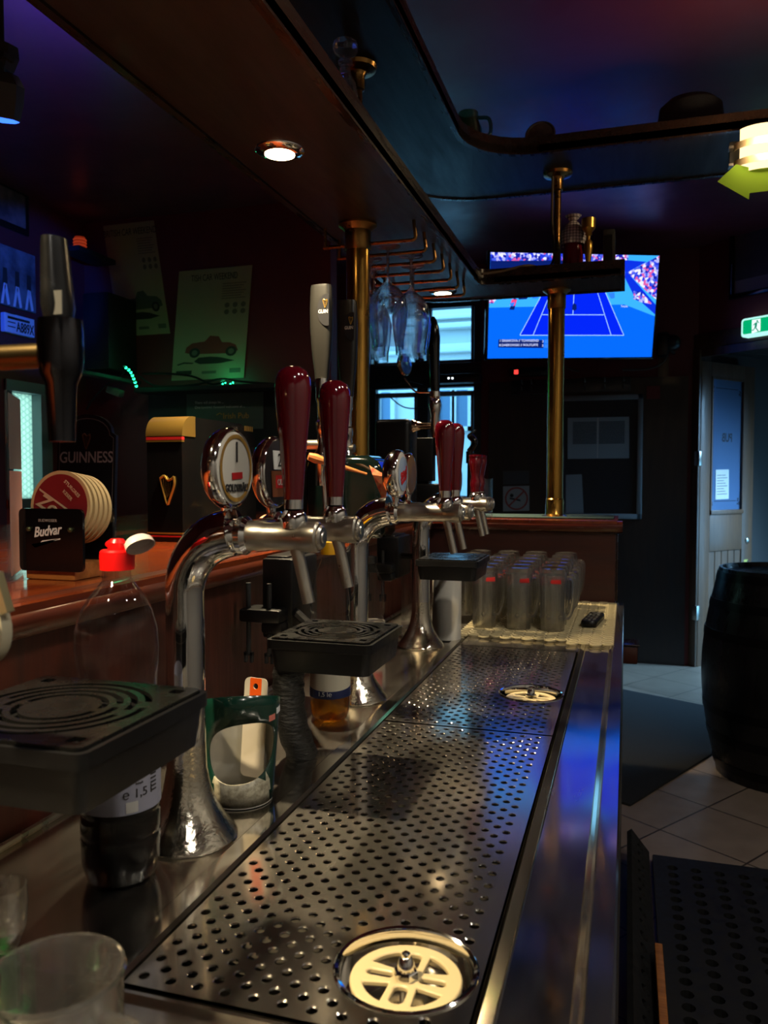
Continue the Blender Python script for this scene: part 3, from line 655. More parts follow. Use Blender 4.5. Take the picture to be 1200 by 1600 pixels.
# ================================================================== FAR WALL
# screw-fixed tilted television
D0 = 5.12; A = atD(897.5, 479, D0)
rr = (RT * 274 + UP * 14 + FW * 60).normalized(); uu = (UP * 153 - FW * 36); uu = (uu - rr * uu.dot(rr)).normalized()
TW = 281 * D0 / F; THh = 157 * D0 / F
Mv = frame(A, rr, uu) @ Matrix.Translation((-TW / 2, -THh / 2, 0))
tv = thing('television', 'large television showing a tennis match, mounted beside the far window', 'television', A)
MB().box((-.012, -.014, -.05), (TW + .012, THh + .012, -.0045), M=Mv, bev=.006).build('bezel', blackg, tv)
def noise_emis(name, cols, scale, s):
    m, nt, o = base(name); L = nt.links; g = nd(nt, 'ShaderNodeTexCoord'); v = nd(nt, 'ShaderNodeTexVoronoi', Scale=scale); L.new(g.outputs['Object'], v.inputs['Vector'])
    h = nd(nt, 'ShaderNodeSeparateColor'); L.new(v.outputs['Color'], h.inputs[0]); cr = nd(nt, 'ShaderNodeValToRGB'); cr.color_ramp.interpolation = 'CONSTANT'
    while len(cr.color_ramp.elements) < len(cols): cr.color_ramp.elements.new(.5)
    for i, c in enumerate(cols): cr.color_ramp.elements[i].position = i / len(cols); cr.color_ramp.elements[i].color = L4(c)
    L.new(h.outputs[0], cr.inputs[0]); e = nd(nt, 'ShaderNodeEmission', Strength=s); L.new(cr.outputs[0], e.inputs[0]); L.new(e.outputs[0], o.inputs[0]); return m
ES = 1.25
E_ = lambda n, r, g, b, k=1.0: emis('screen_' + n, lin(r, g, b), ES * k)
mats = [E_('surround', 4, 88, 215), E_('court', 2, 30, 205), E_('upper', 48, 150, 228), E_('line', 150, 190, 255, 1.1), E_('dark', 6, 24, 90), E_('strip', 40, 110, 235), noise_emis('screen_crowd', [lin(30, 50, 190), lin(150, 150, 230), lin(60, 80, 200), lin(200, 200, 240), lin(20, 30, 140), lin(190, 80, 140)], 60, ES), E_('wall', 8, 40, 190), E_('red', 210, 60, 110)]
def S(x, y):   # picture position on the screen from zoomed frame pixels
    px, py = 740 + x / 3.75, 380 + y / 3.75; s = (px - 760.5) / 273; top = 409 - 14 * s
    return (min(max(s, 0), 1) * TW, min(max(1 - (py - top) / 153, 0), 1) * THh)
t = MB(); lay = [0]
def P(pts, m):
    lay[0] += 1; t.prism([S(*p) for p in pts], Mv @ up_at((0, 0, -.0021 + lay[0] * .00012)), .00008, m)
t.box((0, 0, -.0042), (TW, THh, -.0021), M=Mv, m=0)
P([(70, 60), (1110, 0), (1110, 395), (900, 340), (60, 405)], 2)
P([(70, 100), (480, 80), (480, 124), (70, 155)], 6); P([(480, 75), (905, 60), (905, 112), (480, 124)], 6)
P([(70, 155), (480, 124), (880, 108), (880, 215), (480, 240), (70, 300)], 4)
P([(878, 95), (1022, 95), (905, 162), (878, 162)], 7); P([(905, 162), (1105, 50), (1105, 300), (1040, 262)], 6); P([(878, 170), (905, 160), (1105, 330), (1105, 385), (955, 285)], 7)
P([(955, 262), (1000, 262), (1080, 330), (1000, 320), (955, 305)], 6)
P([(75, 340), (135, 338), (100, 380), (75, 380)], 6)
P([(265, 545), (910, 514), (775, 278), (640, 240), (530, 245), (395, 300)], 1)
def seg(a, b, w=3.2, m=3):
    a = V(S(*a)); b = V(S(*b)); d = (b - a).normalized(); n = V((-d.y, d.x)) * w / 3.75 * TW / 274 / 2; lay[0] += 1
    t.prism([a + n, b + n, b - n, a - n], Mv @ up_at((0, 0, -.0021 + lay[0] * .00012)), .00008, m)
for a, b in (((265, 545), (910, 514)), ((265, 545), (395, 300)), ((910, 514), (775, 278)), ((345, 540), (440, 300)), ((828, 516), (728, 285)), ((395, 425), (776, 405)), ((582, 415), (582, 295))): seg(a, b)
P([(575, 370), (583, 352), (600, 356), (604, 384), (590, 392), (577, 388)], 4); P([(196, 408), (222, 342), (240, 350), (225, 408)], 4); P([(198, 386), (210, 350), (240, 352), (228, 386)], 8); P([(200, 372), (228, 365), (220, 388), (202, 388)], 5)
P([(790, 283), (833, 277), (836, 308), (812, 313)], 5); P([(330, 322), (372, 318), (362, 338), (330, 340)], 5); P([(238, 325), (310, 320), (298, 345), (250, 350)], 4)
P([(137, 574), (410, 565), (410, 610), (137, 619)], 4); P([(415, 563), (436, 562), (436, 582), (415, 583)], 5); P([(415, 588), (436, 587), (436, 607), (415, 608)], 5)
scn = t.build('screen', mats, tv)
ws = emis('screen_text', lin(190, 200, 240), ES)
def stext(s, x, y, size, al='LEFT', bold=0): q = S(x, y); text('score_caption', s, size, Mv @ up_at((q[0], q[1], .0042)) @ Matrix.Rotation(-.0, 4, 'Z'), ws, scn, align=al, bold=bold)
fs = 19 / 3.75 * TW / 274 * .98
stext('1 SINIAKOVA // TOWNSEND', 142, 582, fs); stext('8 DABROWSKI // ROUTLIFFE', 142, 606, fs); stext('2', 400, 573, fs); stext('3', 400, 597, fs)
stext('Tennis', 875, 352, fs * .9)
MB().box((TW / 2 - .1, THh / 2 - .1, -.66), (TW / 2 + .1, THh / 2 + .1, -.05), M=Mv).build('wall_bracket', blackm, tv)
# noticeboard
q0 = atY(872, 809, WF - .02); q1 = atY(1005, 616, WF - .02)
nb = thing('noticeboard', 'dark noticeboard in a pale grey frame on the far wall behind the brass post', 'noticeboard', (q0.x, WF - .02, q0.z)); w_ = .035; y0, y1 = WF - .045, WF - .021
MB().box((q0.x, y0, q0.z), (q1.x, y1, q0.z + w_), bev=.003).box((q0.x, y0, q1.z - w_), (q1.x, y1, q1.z), bev=.003).box((q0.x, y0, q0.z), (q0.x + w_, y1, q1.z), bev=.003).box((q1.x - w_, y0, q0.z), (q1.x, y1, q1.z), bev=.003).build('frame', pbr('board_frame', lin(120, 126, 130), .5), nb)
MB().box((q0.x + w_, y1 - .012, q0.z + w_), (q1.x - w_, y1 - .004, q1.z - w_)).build('board', pbr('board_black', lin(24, 25, 30), .55), nb)
yb = y1 - .0125
def sheet(name, lab, cat, pts, mat, y=yb):
    pp = [atY(a, b, y) for a, b in pts]; o_ = V(pp[0]); t = MB(); t.prism([(p.x, p.z) for p in pp], frame((0, y, 0), EX, EZ), .001); return tag(t.build(name, mat, None, loc=o_), lab, cat)
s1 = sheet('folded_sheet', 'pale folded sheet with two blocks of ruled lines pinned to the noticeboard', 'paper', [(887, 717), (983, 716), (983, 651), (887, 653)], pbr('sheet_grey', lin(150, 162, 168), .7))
t = MB()
for k in range(16):
    for a, b in ((895, 932), (936, 976)):
        z = atY(900, 660 + k * 2.2, yb).z; t.box((atY(a, 680, yb).x, yb - .0016, z - .003), (atY(b, 680, yb).x, yb - .001, z + .003))
t.build('ruled_lines', pbr('line_ink', lin(60, 72, 78), .7), s1)
MB().box((atY(934, 680, yb).x - .002, yb - .0018, atY(934, 716, yb).z), (atY(934, 680, yb).x + .002, yb - .0011, atY(934, 653, yb).z)).build('fold', paper, s1)
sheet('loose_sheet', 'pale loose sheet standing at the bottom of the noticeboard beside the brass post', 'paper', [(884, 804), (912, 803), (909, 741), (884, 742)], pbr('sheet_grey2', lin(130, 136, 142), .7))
yb2 = WF - .022
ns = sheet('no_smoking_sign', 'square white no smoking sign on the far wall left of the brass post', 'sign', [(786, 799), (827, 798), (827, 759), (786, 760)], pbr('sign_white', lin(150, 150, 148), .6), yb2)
cx = atY(807, 779, yb2); Mn = frame((cx.x, yb2 - .0011, cx.z), EX, EZ); R0 = .085
rdm = pbr('sign_red', lin(150, 60, 50), .6)
t = MB()
for i in range(32):
    a0, a1 = 2 * PI * i / 32, 2 * PI * (i + 1) / 32; t.prism([(R0 * math.cos(a0), R0 * math.sin(a0)), (R0 * math.cos(a1), R0 * math.sin(a1)), (R0 * .86 * math.cos(a1), R0 * .86 * math.sin(a1)), (R0 * .86 * math.cos(a0), R0 * .86 * math.sin(a0))], Mn, .0006)
t.prism([(-.06, -.052), (-.052, -.06), (.06, .052), (.052, .06)], Mn, .0007); t.build('prohibition_ring', rdm, ns)
t = MB(); t.prism([(-.05, -.004), (.03, -.02), (.03, -.008), (-.05, .008)], Mn, .0004); t.prism(circ(-.035, .022, .014, 10), Mn, .0004); t.build('cigarette', inkd, ns)
sheet('grey_plate', 'dark grey plate on the far wall just above the no smoking sign', 'plate', [(786, 757), (827, 756), (827, 735), (786, 736)], pbr('plate_grey', lin(56, 58, 62), .5), yb2)
# coat hooks
q = atY(800, 606, WF - .03); q1 = atY(985, 596, WF - .03)
hk = thing('coat_rail', 'dark wooden coat rail with small metal hooks on the far wall under the television', 'coat rail', (q.x, WF - .03, q.z))
MB().box((q.x, WF - .04, q.z - .05), (q1.x, WF - .0205, q.z + .05), bev=.004).build('rail_board', darkw, hk)
for px in (816, 831, 856, 914, 945, 975):
    x = atY(px, 600, WF - .05).x; MB().tube(smooth_path([(x, WF - .041, q.z + .03), (x, WF - .07, q.z + .02), (x, WF - .085, q.z + .05)], 3), .005, seg=8).tube([(x, WF - .041, q.z - .025), (x, WF - .075, q.z - .02), (x, WF - .08, q.z + .0)], .005, seg=8).build('hook', pbr('hook_metal', lin(100, 96, 92), .35, 1), hk)
# multi-socket with red light, network box, speaker, cables
q = atY(822, 581, WF - .06); ps = thing('power_strip', 'black power strip with a glowing red switch under the television', 'power strip', q)
MB().box((q.x - .12, WF - .07, q.z - .03), (q.x + .15, WF - .022, q.z + .03), bev=.006).build('body', blackp, ps)
MB().box((q.x - .085, WF - .075, q.z - .016), (q.x - .055, WF - .069, q.z + .016), bev=.003).build('switch', emis('red_switch', (1, .05, .04), 1.3), ps)
for k in range(3): lathe_obj('socket', [(.024, 0), (.024, .004), (.02, .004), (.019, -.002), (0, -.002)], (q.x + .0 + k * .052, WF - .07, q.z), blackm, ps, 16, (0, -1, 0))
q = atY(708, 591, WF - .1); nx_ = thing('network_box', 'black box with two tiny white lights in front of the window crossbar', 'box', q)
MB().box((q.x - .12, WF - .12, q.z - .035), (q.x + .2, WF + .012, q.z + .03), bev=.006).build('case', blackp, nx_)
for px in (701, 707): v = atY(px, 591, WF - .12); MB().box((v.x - .006, WF - .124, v.z - .006), (v.x + .006, WF - .119, v.z + .006)).build('indicator', emis('led_white', (.8, .9, 1), 2.5), nx_)
q = atY(1038, 541, 5.75); sk = thing('clamp_device', 'small black clamp-on device at the lower right corner of the television', 'device', q)  # black device beside the television, gives no light
MB().box((q.x - .05, 5.7, q.z - .07), (q.x + .03, 5.8, q.z + .09), bev=.02).ball((q.x + .05, 5.75, q.z + .02), .055).build('housing', blackp, sk)
MB().tube([(q.x + .02, 5.78, q.z), (q.x + .07, 5.94, q.z - .02)], .012).build('bracket', blackm, sk)
cbl = pbr('grey_cable', lin(70, 66, 64), .5)
f_ = lambda a, b, y=WF - .06: atY(a, b, y)
tag(MB().tube(smooth_path([f_(1044, 552), f_(1034, 568), f_(1010, 577), f_(972, 578)], 6), .006, seg=8).build('cable', cbl, None, loc=f_(1010, 577)), 'thin grey cable drooping below the right corner of the television', 'cable')
tag(MB().tube(smooth_path([f_(884, 574), f_(895, 578), f_(905, 581)], 5), .006, seg=8).build('cable', cbl, None, loc=f_(895, 578)), 'short grey cable end below the television beside the brass post', 'cable')
tag(MB().tube(smooth_path([f_(609, 620), f_(625, 633), f_(640, 638), f_(660, 637), f_(684, 630)], 6), .005, seg=8).build('cable', blackm, None, loc=f_(640, 638)), 'thin black cable sagging across the lower window pane', 'cable')
tag(MB().tube(smooth_path([f_(578, 598), f_(612, 602), f_(640, 596), f_(660, 600)], 6), .006, seg=8).build('cable', blackm, None, loc=f_(640, 596)), 'black cable running along the window crossbar', 'cable')
q = atY(1021, 612, WF - .022); MBq = MB().box((q.x - .045, WF - .026, q.z - .05), (q.x + .045, WF - .021, q.z + .04))
tag(MBq.build('red_sticker', pbr('sticker_red', lin(110, 36, 34), .6), None, loc=q), 'small red sticker on the panelling right of the noticeboard', 'sticker')

# ------------------------------------------------------------------ wall lamp and arrow at the right
q = atY(1196, 232, 2.86); lx, lz = q.x, q.z
wl = thing('wall_lamp', 'glowing warm lamp with curved metal louvres fixed to the canopy at the right', 'lamp', (lx, 2.9, lz))
def band(r, z0, z1, a0=-1.15, a1=1.15, th=.002, n=16):
    t = MB(); vs = []
    for i in range(n + 1):
        a = a0 + (a1 - a0) * i / n
        vs.append([t.bm.verts.new((lx + R_ * math.sin(a), 2.925 - .75 * R_ * math.cos(a), z)) for R_, z in ((r, z0), (r, z1), (r - th, z1), (r - th, z0))])
    for i in range(n):
        for k in range(4): t.bm.faces.new((vs[i][k], vs[i][(k + 1) % 4], vs[i + 1][(k + 1) % 4], vs[i + 1][k]))
    t.bm.faces.new(vs[0]); t.bm.faces.new(vs[-1][::-1]); return t
lam = emis('lamp_glow', (1, .72, .34), 1.7)
band(.078, lz - .058, lz + .085).build('diffuser', lam, wl)
lm = pbr('lamp_louvre', lin(200, 180, 140), .35, .3)
for z in (lz + .018, lz - .038): band(.094, z, z + .022, -1.25, 1.25).build('louvre', lm, wl)
MB().box((lx - .1, 2.928, lz - .02), (lx + .1, 2.9385, lz + .06), bev=.003).build('back_plate', blackm, wl)
for z in (lz + .03, lz - .027): MB().box((lx - .104, 2.895, z - .004), (lx - .09, 2.93, z + .004)).build('bracket', satin, wl)
pl = bpy.data.lights.new('wall_lamp_light', 'POINT'); pl.energy = 4; pl.color = (1, .72, .4); pl.shadow_soft_size = .05
po = bpy.data.objects.new('wall_lamp_light', pl); col.objects.link(po); po.parent = wl; po.location = (0, -.075, .02)
ya = 2.88; fa = lambda a, b: (atY(a, b, ya).x, atY(a, b, ya).z)
ar = MB().prism([fa(1121, 284), fa(1170, 312), fa(1171, 302), fa(1235, 294), fa(1235, 262), fa(1171, 262), fa(1150, 257)], frame((0, ya, 0), EX, EZ), .002)
am, ant, ao = base('arrow_card'); d1 = nd(ant, 'ShaderNodeBsdfDiffuse', Color=L4(lin(118, 150, 50))); d2 = nd(ant, 'ShaderNodeBsdfTranslucent', Color=L4(lin(110, 180, 50))); d3 = nd(ant, 'ShaderNodeMixShader', Fac=.35)
ant.links.new(d1.outputs[0], d3.inputs[1]); ant.links.new(d2.outputs[0], d3.inputs[2]); ant.links.new(d3.outputs[0], ao.inputs[0])
tag(ar.build('arrow_sign', am, None, loc=(atY(1121, 284, ya))), 'yellow-green card arrow pointing left, hanging under the warm lamp', 'sign')

# ================================================================== LEFT SIDE, BEYOND THE BAR
# two event posters pinned to the red wall
def poster(lab, c4, title, carcol, flip, group='event posters on the red wall', dy=.004):
    yq = WP - dy; P4 = [atY(a, b, yq) for a, b in c4]  # bl br tr tl
    o_ = V(P4[0]); rx = (V(P4[1]) - o_); uy = (V(P4[3]) - o_); w, h = rx.length, uy.length
    M = frame((o_.x, yq, o_.z), rx, EZ)
    skew = (uy.dot(rx.normalized())) / h
    K = lambda u, v: (u * w + v * h * skew, v * h)
    t = MB(); t.prism([K(0, 0), K(1, 0), K(1, 1), K(0, 1)], M, .001); p_ = t.build('event_poster', paperd, None, loc=o_); tag(p_, lab, 'poster', group)
    body = pbr('poster_' + carcol[0], carcol[1], .7); soft = pbr('poster_grey', lin(96, 94, 82), .75)
    t = MB(); k = [0]
    def pg(pts, m=0): k[0] += 1; t.prism([K(*q) for q in pts], M @ up_at((0, 0, .0011 + k[0] * .0001)), .0001, m)
    car = [(.10, .25), (.14, .30), (.24, .325), (.36, .33), (.42, .385), (.56, .395), (.64, .345), (.84, .335), (.93, .30), (.95, .25), (.84, .235), (.2, .225)]
    if flip: car = [(1 - a, b) for a, b in car]
    car = [(a * .86 + .12, b) for a, b in car]
    pg(car); pg(circ(.30, .245, .075, 16, .045), 1); pg(circ(.80, .245, .075, 16, .045), 1); pg(circ(.30, .245, .04, 12, .025), 2); pg(circ(.80, .245, .04, 12, .025), 2)
    pg([(.3, .165), (.36, .20), (.52, .205), (.66, .195), (.86, .16), (.66, .14), (.38, .14)], 1); pg([(.08, .135), (.16, .15), (.28, .145), (.3, .155), (.16, .165), (.06, .145)], 1)
    for i in range(3): pg(circ(.70 + .11 * (i % 3), .60, .035, 10, .024), 2); pg(circ(.70 + .11 * i, .66, .035, 10, .024), 2)
    for i in range(7): pg([(.62, .85 - i * .022), (.94 - .03 * (i % 3), .85 - i * .022), (.94 - .03 * (i % 3), .857 - i * .022), (.62, .857 - i * .022)], 2)
    pg([(.06, .05), (.28, .05), (.28, .085), (.06, .085)], 1); pg([(.42, .05), (.62, .05), (.62, .075), (.42, .075)], 2); pg([(.8, .05), (.95, .05), (.95, .09), (.8, .09)], 2)
    t.build('printed_picture', [body, inkd, soft], p_)
    text('poster_title', title, h * .085, M @ up_at((w * .5 + .9 * h * skew, h * .92, .0015)), inkd, p_, sx=.62 if len(title) < 15 else .6)
poster('pale event poster with a green car, the higher of the two', [(186, 526), (266, 521), (277, 345), (161, 355)], 'BRITISH CAR WEEKEND', ('green_car', lin(70, 84, 66)), 0)
poster('pale event poster with a red car, lit green along its lower edge', [(268, 595), (381, 590), (375, 418), (280, 425)], 'TISH CAR WEEKEND', ('red_car', lin(120, 52, 46)), 1, dy=.008)
# shelf with green light strip
zs = atY(320, 606, WP - .1).z
xa, xb = atY(212, 605, WP - .18).x, -1.64
ls = thing('wall_shelf', 'black wall shelf under the posters carrying cables and a green light strip', 'shelf', (xa, WP - .1, zs))
MB().box((xa, WP - .2, zs - .025), (xb, WP - .001, zs), bev=.003).build('board', blackm, ls)
MB().box((xa, WP - .05, zs - .9), (xb, WP - .0012, zs - .025)).build('back_board', pbr('black_board', lin(20, 20, 21), .6), ls)
grn = emis('green_led', (.02, 1, .36), 5)
lstr = thing('light_strip', 'string of green lights lying along the wall shelf and its side return', 'lights', (xa, WP - .15, zs))
pth = smooth_path([atY(192, 571, WP - .45), atY(203, 580, WP - .35), atY(209, 592, WP - .28), atY(214, 606, WP - .16)], 5)
wr = MB().tube(pth + [V((xb, WP - .12, zs + .006))], .004, seg=6).build('wire', blackm, lstr)
led = None
for i in range(16):
    q = pth[min(i * 2 + 2, len(pth) - 1)] if i < 7 else (atY(348 + (i - 7) * 4, 602 - (i % 3) * 2, WP - .12) if i < 13 else atY(400 + (i - 13) * 30, 605, WP - .12))
    MB().ball(q, .0075 if i < 7 else .005, seg=10).build('light', grn, lstr)
gp = bpy.data.lights.new('green_light', 'POINT'); gp.energy = .30; gp.color = (.02, 1, .35); gp.shadow_soft_size = .03
for q in (atY(352, 600, WP - .10), atY(205, 582, WP - .36)): o_ = bpy.data.objects.new('green_light', gp); col.objects.link(o_); o_.parent = lstr; o_.location = V(q) + V((0, -.03, .02)) - V(lstr.location)
sb = MB().box((xa - .06, 3.2, zs + .03), (xa + .0, WP - .12, zs + .05), bev=.003)
tag(sb.build('side_shelf', blackm, None, loc=(xa, 3.6, zs)), 'narrow dark side shelf running towards the green lights from the left wall', 'shelf')
for lab, pts, mm in (('black cable looping along the front of the wall shelf below the posters', [(215, 586), (240, 602), (270, 604), (310, 600), (345, 592), (375, 596), (430, 600)], blackm), ('dark cable crossing the lower edge of the poster with the red car', [(222, 584), (262, 584), (300, 588), (330, 600), (352, 596)], blackp), ('thin black cable hanging from the side shelf with green lights', [(200, 575), (185, 592), (168, 600), (150, 618), (135, 640)], blackm)):
    pp = smooth_path([atY(a, b, WP - .14) for a, b in pts], 5); tag(MB().tube(pp, .006, seg=8).build('cable', mm, None, loc=pp[0]), lab, 'cable')
q = atY(181, 612, WP - .3); tag(MB().box((q.x - .045, WP - .33, q.z - .02), (q.x + .045, WP - .28, q.z + .02), bev=.004, M=Matrix.Translation(q) @ Matrix.Rotation(.35, 4, 'Y') @ Matrix.Translation(-q)).build('cable_box', pbr('box_grey', lin(80, 84, 74), .5), None, loc=q), 'small grey box hanging in the cables below the green lights', 'box')
# card "welcomes" on the black backboard
q0, q1 = atY(292, 672, WP - .056), atY(411, 612, WP - .056); yq = WP - .056
sg = MB().box((q0.x, yq, q0.z), (q1.x, yq + .005, q1.z)).build('welcome_sign', pbr('teal_card', lin(70, 86, 80), .55), None, loc=q0); tag(sg, 'grey-green welcome sign with two white lines and gold lettering, standing behind the black dispenser', 'sign')
w_ = q1.x - q0.x; Mk = frame((q0.x, yq - .001, q0.z), EX, EZ); hh_ = q1.z - q0.z
text('lettering', 'There will always be ...', .021, Mk @ up_at((w_ * .11, hh_ * .75, 0)), whitetxt, sg, align='LEFT'); text('lettering', 'One hundred thousand welcomes at ...', .021, Mk @ up_at((w_ * .11, hh_ * .62, 0)), whitetxt, sg, align='LEFT')
text('pub_lettering', 'Irish Pub', .048, Mk @ up_at((w_ * .48, hh_ * .36, 0)), goldtxt, sg, align='LEFT')
MB().tube([(q0.x + w_ * .40, yq - .001, q0.z + hh_ * .40), (q0.x + w_ * .44, yq - .001, q0.z + hh_ * .45), (q0.x + w_ * .47, yq - .001, q0.z + hh_ * .41)], .0025, seg=6).build('swirl', goldtxt, sg)
# blue-lit picture, number plate and photo on the left wall
def wallrect(c4, off): return [atX(a, b, WL + off) for a, b in c4]
def leftpanel(name, lab, cat, c4, mats, off=.02, th=.018):
    pp = wallrect(c4, off); ya, yb_ = min(p.y for p in pp), max(p.y for p in pp); z0 = (pp[0].z + pp[1].z) / 2; z1 = (pp[2].z + pp[3].z) / 2
    t = MB().box((WL + off - th, ya, z0), (WL + off, yb_, z1), bev=.003, seg=1); o_ = t.build(name, mats, None, loc=(WL + off, ya, z0)); tag(o_, lab, cat); return o_, ya, yb_, z0, z1
bpic, ya, yb_, z0, z1 = leftpanel('poster_board', 'poster board on the left wall lit deep blue, showing pale walking legs', 'picture', [(-40, 460), (57, 493), (55, 402), (-40, 362)], pbr('picture_blue', lin(120, 124, 130), .6, color2=lin(60, 62, 70), nscale=8))
wl_ = pbr('poster_pale', lin(214, 216, 220), .7); t = MB(); Mb = frame((WL + .0205, ya, z0), EY, EZ); W_, H_ = yb_ - ya, z1 - z0
for u in (.40, .60, .80):
    for pl_ in ([(0, .02), (.04, .02), (.09, .45), (.055, .46)], [(.06, .40), (.1, .46), (.15, .04), (.11, .02)]): t.prism([((u + a) * W_, b * H_ * .8) for a, b in pl_], Mb, .0006)
    t.prism([((u + a) * W_, b * H_) for a, b in ((.035, .36), (.115, .36), (.11, .62), (.045, .62))], Mb, .0004, 1)
t.build('printed_figures', [wl_, inkd], bpic)
npl, ya, yb_, z0, z1 = leftpanel('number_plate', 'blue-lit vehicle number plate on the left wall under the poster board', 'number plate', [(8, 516), (54, 530), (54, 500), (8, 487)], pbr('plate_white', lin(210, 214, 220), .5), .03, .031)
Mb = frame((WL + .0306, ya, z0), EY, EZ); text('plate_number', 'A889X', (z1 - z0) * .72, Mb @ up_at(((yb_ - ya) * .67, (z1 - z0) * .36, 0)), inkd, npl, sx=.62, bold=.002)
t = MB()
for k in range(4): t.box((.02, .03 + k * .024, 0), ((yb_ - ya) * .34, .036 + k * .024, .0006), M=Mb)
t.box((.02, (z1 - z0) - .03, 0), ((yb_ - ya) - .04, (z1 - z0) - .016, .0006), M=Mb); t.build('small_print', inkd, npl)
phb, ya, yb_, z0, z1 = leftpanel('photo_print', 'dim framed photograph high on the left wall above the blue-lit poster board', 'picture', [(-30, 335), (46, 372), (45, 305), (-30, 262)], blackp)
MB().box((WL + .0203, ya + .03, z0 + .03), (WL + .0215, yb_ - .03, z1 - .03)).build('photograph', pbr('photo_print', lin(120, 96, 88), .6, color2=lin(60, 54, 52), nscale=9), phb)
# red candle lantern
q = atY(125, 391, 4.05); rl = thing('red_lantern', 'small ribbed red lantern glowing in the dark corner beside the poster', 'lantern', q)
MB().lathe([(0, 0), (.032, 0), (.036, .02), (.036, .06), (.03, .075), (.028, .075)], up_at(q), 18).build('glass', pbr('red_glass_lit', lin(120, 12, 6), .2, emit=(1, .08, .02), es=.12), rl)
for k in range(3): MB().lathe([(.036, .018 + k * .018), (.0395, .023 + k * .018), (.036, .028 + k * .018)], up_at(q), 18).build('rib', pbr('red_rib', lin(160, 20, 8), .2, emit=(1, .1, .03), es=.2), rl)
MB().lathe([(0, -.001), (.012, -.0005), (.014, .016), (0, .022)], up_at(q + V((0, 0, .01))), 10).build('flame', emis('candle', (1, .3, .1), 6), rl)
MB().box((q.x - .07, 3.95, q.z - .03), (q.x + .07, WP - .001, q.z - .002)).build('bracket', blackm, rl)
tag(MB().box((atY(146, 500, 4.1).x, 4.0, 1.95), (atY(186, 500, 4.1).x, WP - .02, atY(170, 462, 4.1).z), bev=.01).build('wall_box', pbr('box_dark', lin(14, 15, 16), .5), None, loc=(-2.8, 4.1, 1.95)), 'black box on the side shelf in front of the lower corner of the left poster', 'speaker')
# blue stage lamp hanging from the ceiling
q = atY(6, 150, 1.95); sl = thing('stage_lamp', 'dark faceted stage lamp with a blue edge of light, hanging from the ceiling top left', 'lamp', (q.x, q.y, ZC))
dkl = pbr('lamp_black', lin(22, 24, 22), .6)
MB().cyl((q.x - .01, q.y, q.z + .02), (q.x - .01, q.y, ZC), .012).box((q.x - .10, q.y - .02, q.z + .10), (q.x + .02, q.y + .02, q.z + .115)).build('yoke', dkl, sl)
MB().lathe([(0, .06), (.05, .06), (.066, .03), (.062, -.01), (.05, -.062), (0, -.062)], axis_to(q + V((-.012, 0, 0)), (.15, -.2, 1)), 8).build('head', dkl, sl, 10)
MB().lathe([(0, .05), (.042, .05), (.052, .02), (.045, -.02), (0, -.02)], axis_to(q + V((-.03, .02, .115)), (.4, -.1, 1)), 7).build('upper_head', dkl, sl, 10)
MB().lathe([(0, -.064), (.047, -.064), (.05, -.0605), (0, -.0605)], axis_to(q + V((-.012, 0, 0)), (.15, -.2, 1)), 8).build('lens', emis('blue_led', (.03, .12, 1), 2.5), sl, 10)
def light(name, kind, loc, e, colr, size=.03, target=None, spot=60, blend=.5, parent=None):
    ld = bpy.data.lights.new(name, kind); ld.energy = e; ld.color = colr
    if kind != 'AREA': ld.shadow_soft_size = size
    else: ld.size = size
    if kind == 'SPOT': ld.spot_size = math.radians(spot); ld.spot_blend = blend
    o_ = bpy.data.objects.new(name, ld); col.objects.link(o_); o_.location = loc
    if target is not None: o_.rotation_euler = (V(target) - V(loc)).to_track_quat('-Z', 'Y').to_euler()
    if parent is not None: o_.parent = parent; o_.location = V(loc) - V(parent.location)
    return o_
BLUE = (.008, .10, 1)
light('blue_spot', 'SPOT', q + V((-.05, .02, -.07)), 190, BLUE, .03, atX(28, 450, WL), 24, .4, sl)
light('blue_uplight', 'SPOT', q + V((-.0, .16, .10)), 30, (.06, .12, 1), .04, atZ(70, 40, ZC), 78, 1, sl)

# ================================================================== ON THE BAR TOP
# black dispenser with gold trim and harp
dy0, dy1 = 1.70, 2.08; q = atZ(229, 846, BT); dx0 = q.x; dy0 = q.y; dx1 = atY(288, 845, dy0).x; z1 = atY(255, 650, dy0).z
dp = thing('dispenser', 'black and gold drinks dispenser with a gold harp emblem on the bar top', 'dispenser', (dx0, dy0, BT)); zB = BT + .0008
prf = [(dy0, zB), (dy0, z1 - .045)] + [(dy0 + .045 - .045 * math.cos(a), z1 - .045 + .045 * math.sin(a)) for a in [i * PI / 16 for i in range(1, 9)]] + [(dy1 - .09, z1), (dy1, z1 - .035), (dy1, zB)]
Myz = Matrix(((0, 0, 1, dx0 + .004), (1, 0, 0, 0), (0, 1, 0, 0), (0, 0, 0, 1)))
MB().prism(prf, Myz, dx1 - dx0 - .008).build('body', blackg, dp, 25)
gpf = [(dy0 - .0015, z1 - .048)] + [(dy0 + .045 - .0465 * math.cos(a), z1 - .045 + .0465 * math.sin(a)) for a in [i * PI / 16 for i in range(0, 9)]] + [(dy0 + .06, z1 + .0015), (dy0 + .06, z1 - .048)]
MB().prism(gpf, Matrix(((0, 0, 1, dx0 + .002), (1, 0, 0, 0), (0, 1, 0, 0), (0, 0, 0, 1))), dx1 - dx0 - .004).build('gold_front', goldm, dp, 25)
MB().box((dx0 + .003, dy0 - .002, z1 - .062), (dx1 - .003, dy0 + .01, z1 - .058)).build('gold_stripe', goldm, dp); MB().box((dx0 + .003, dy0 - .002, zB + .018), (dx1 - .003, dy0 + .01, zB + .022)).build('gold_stripe', goldm, dp)
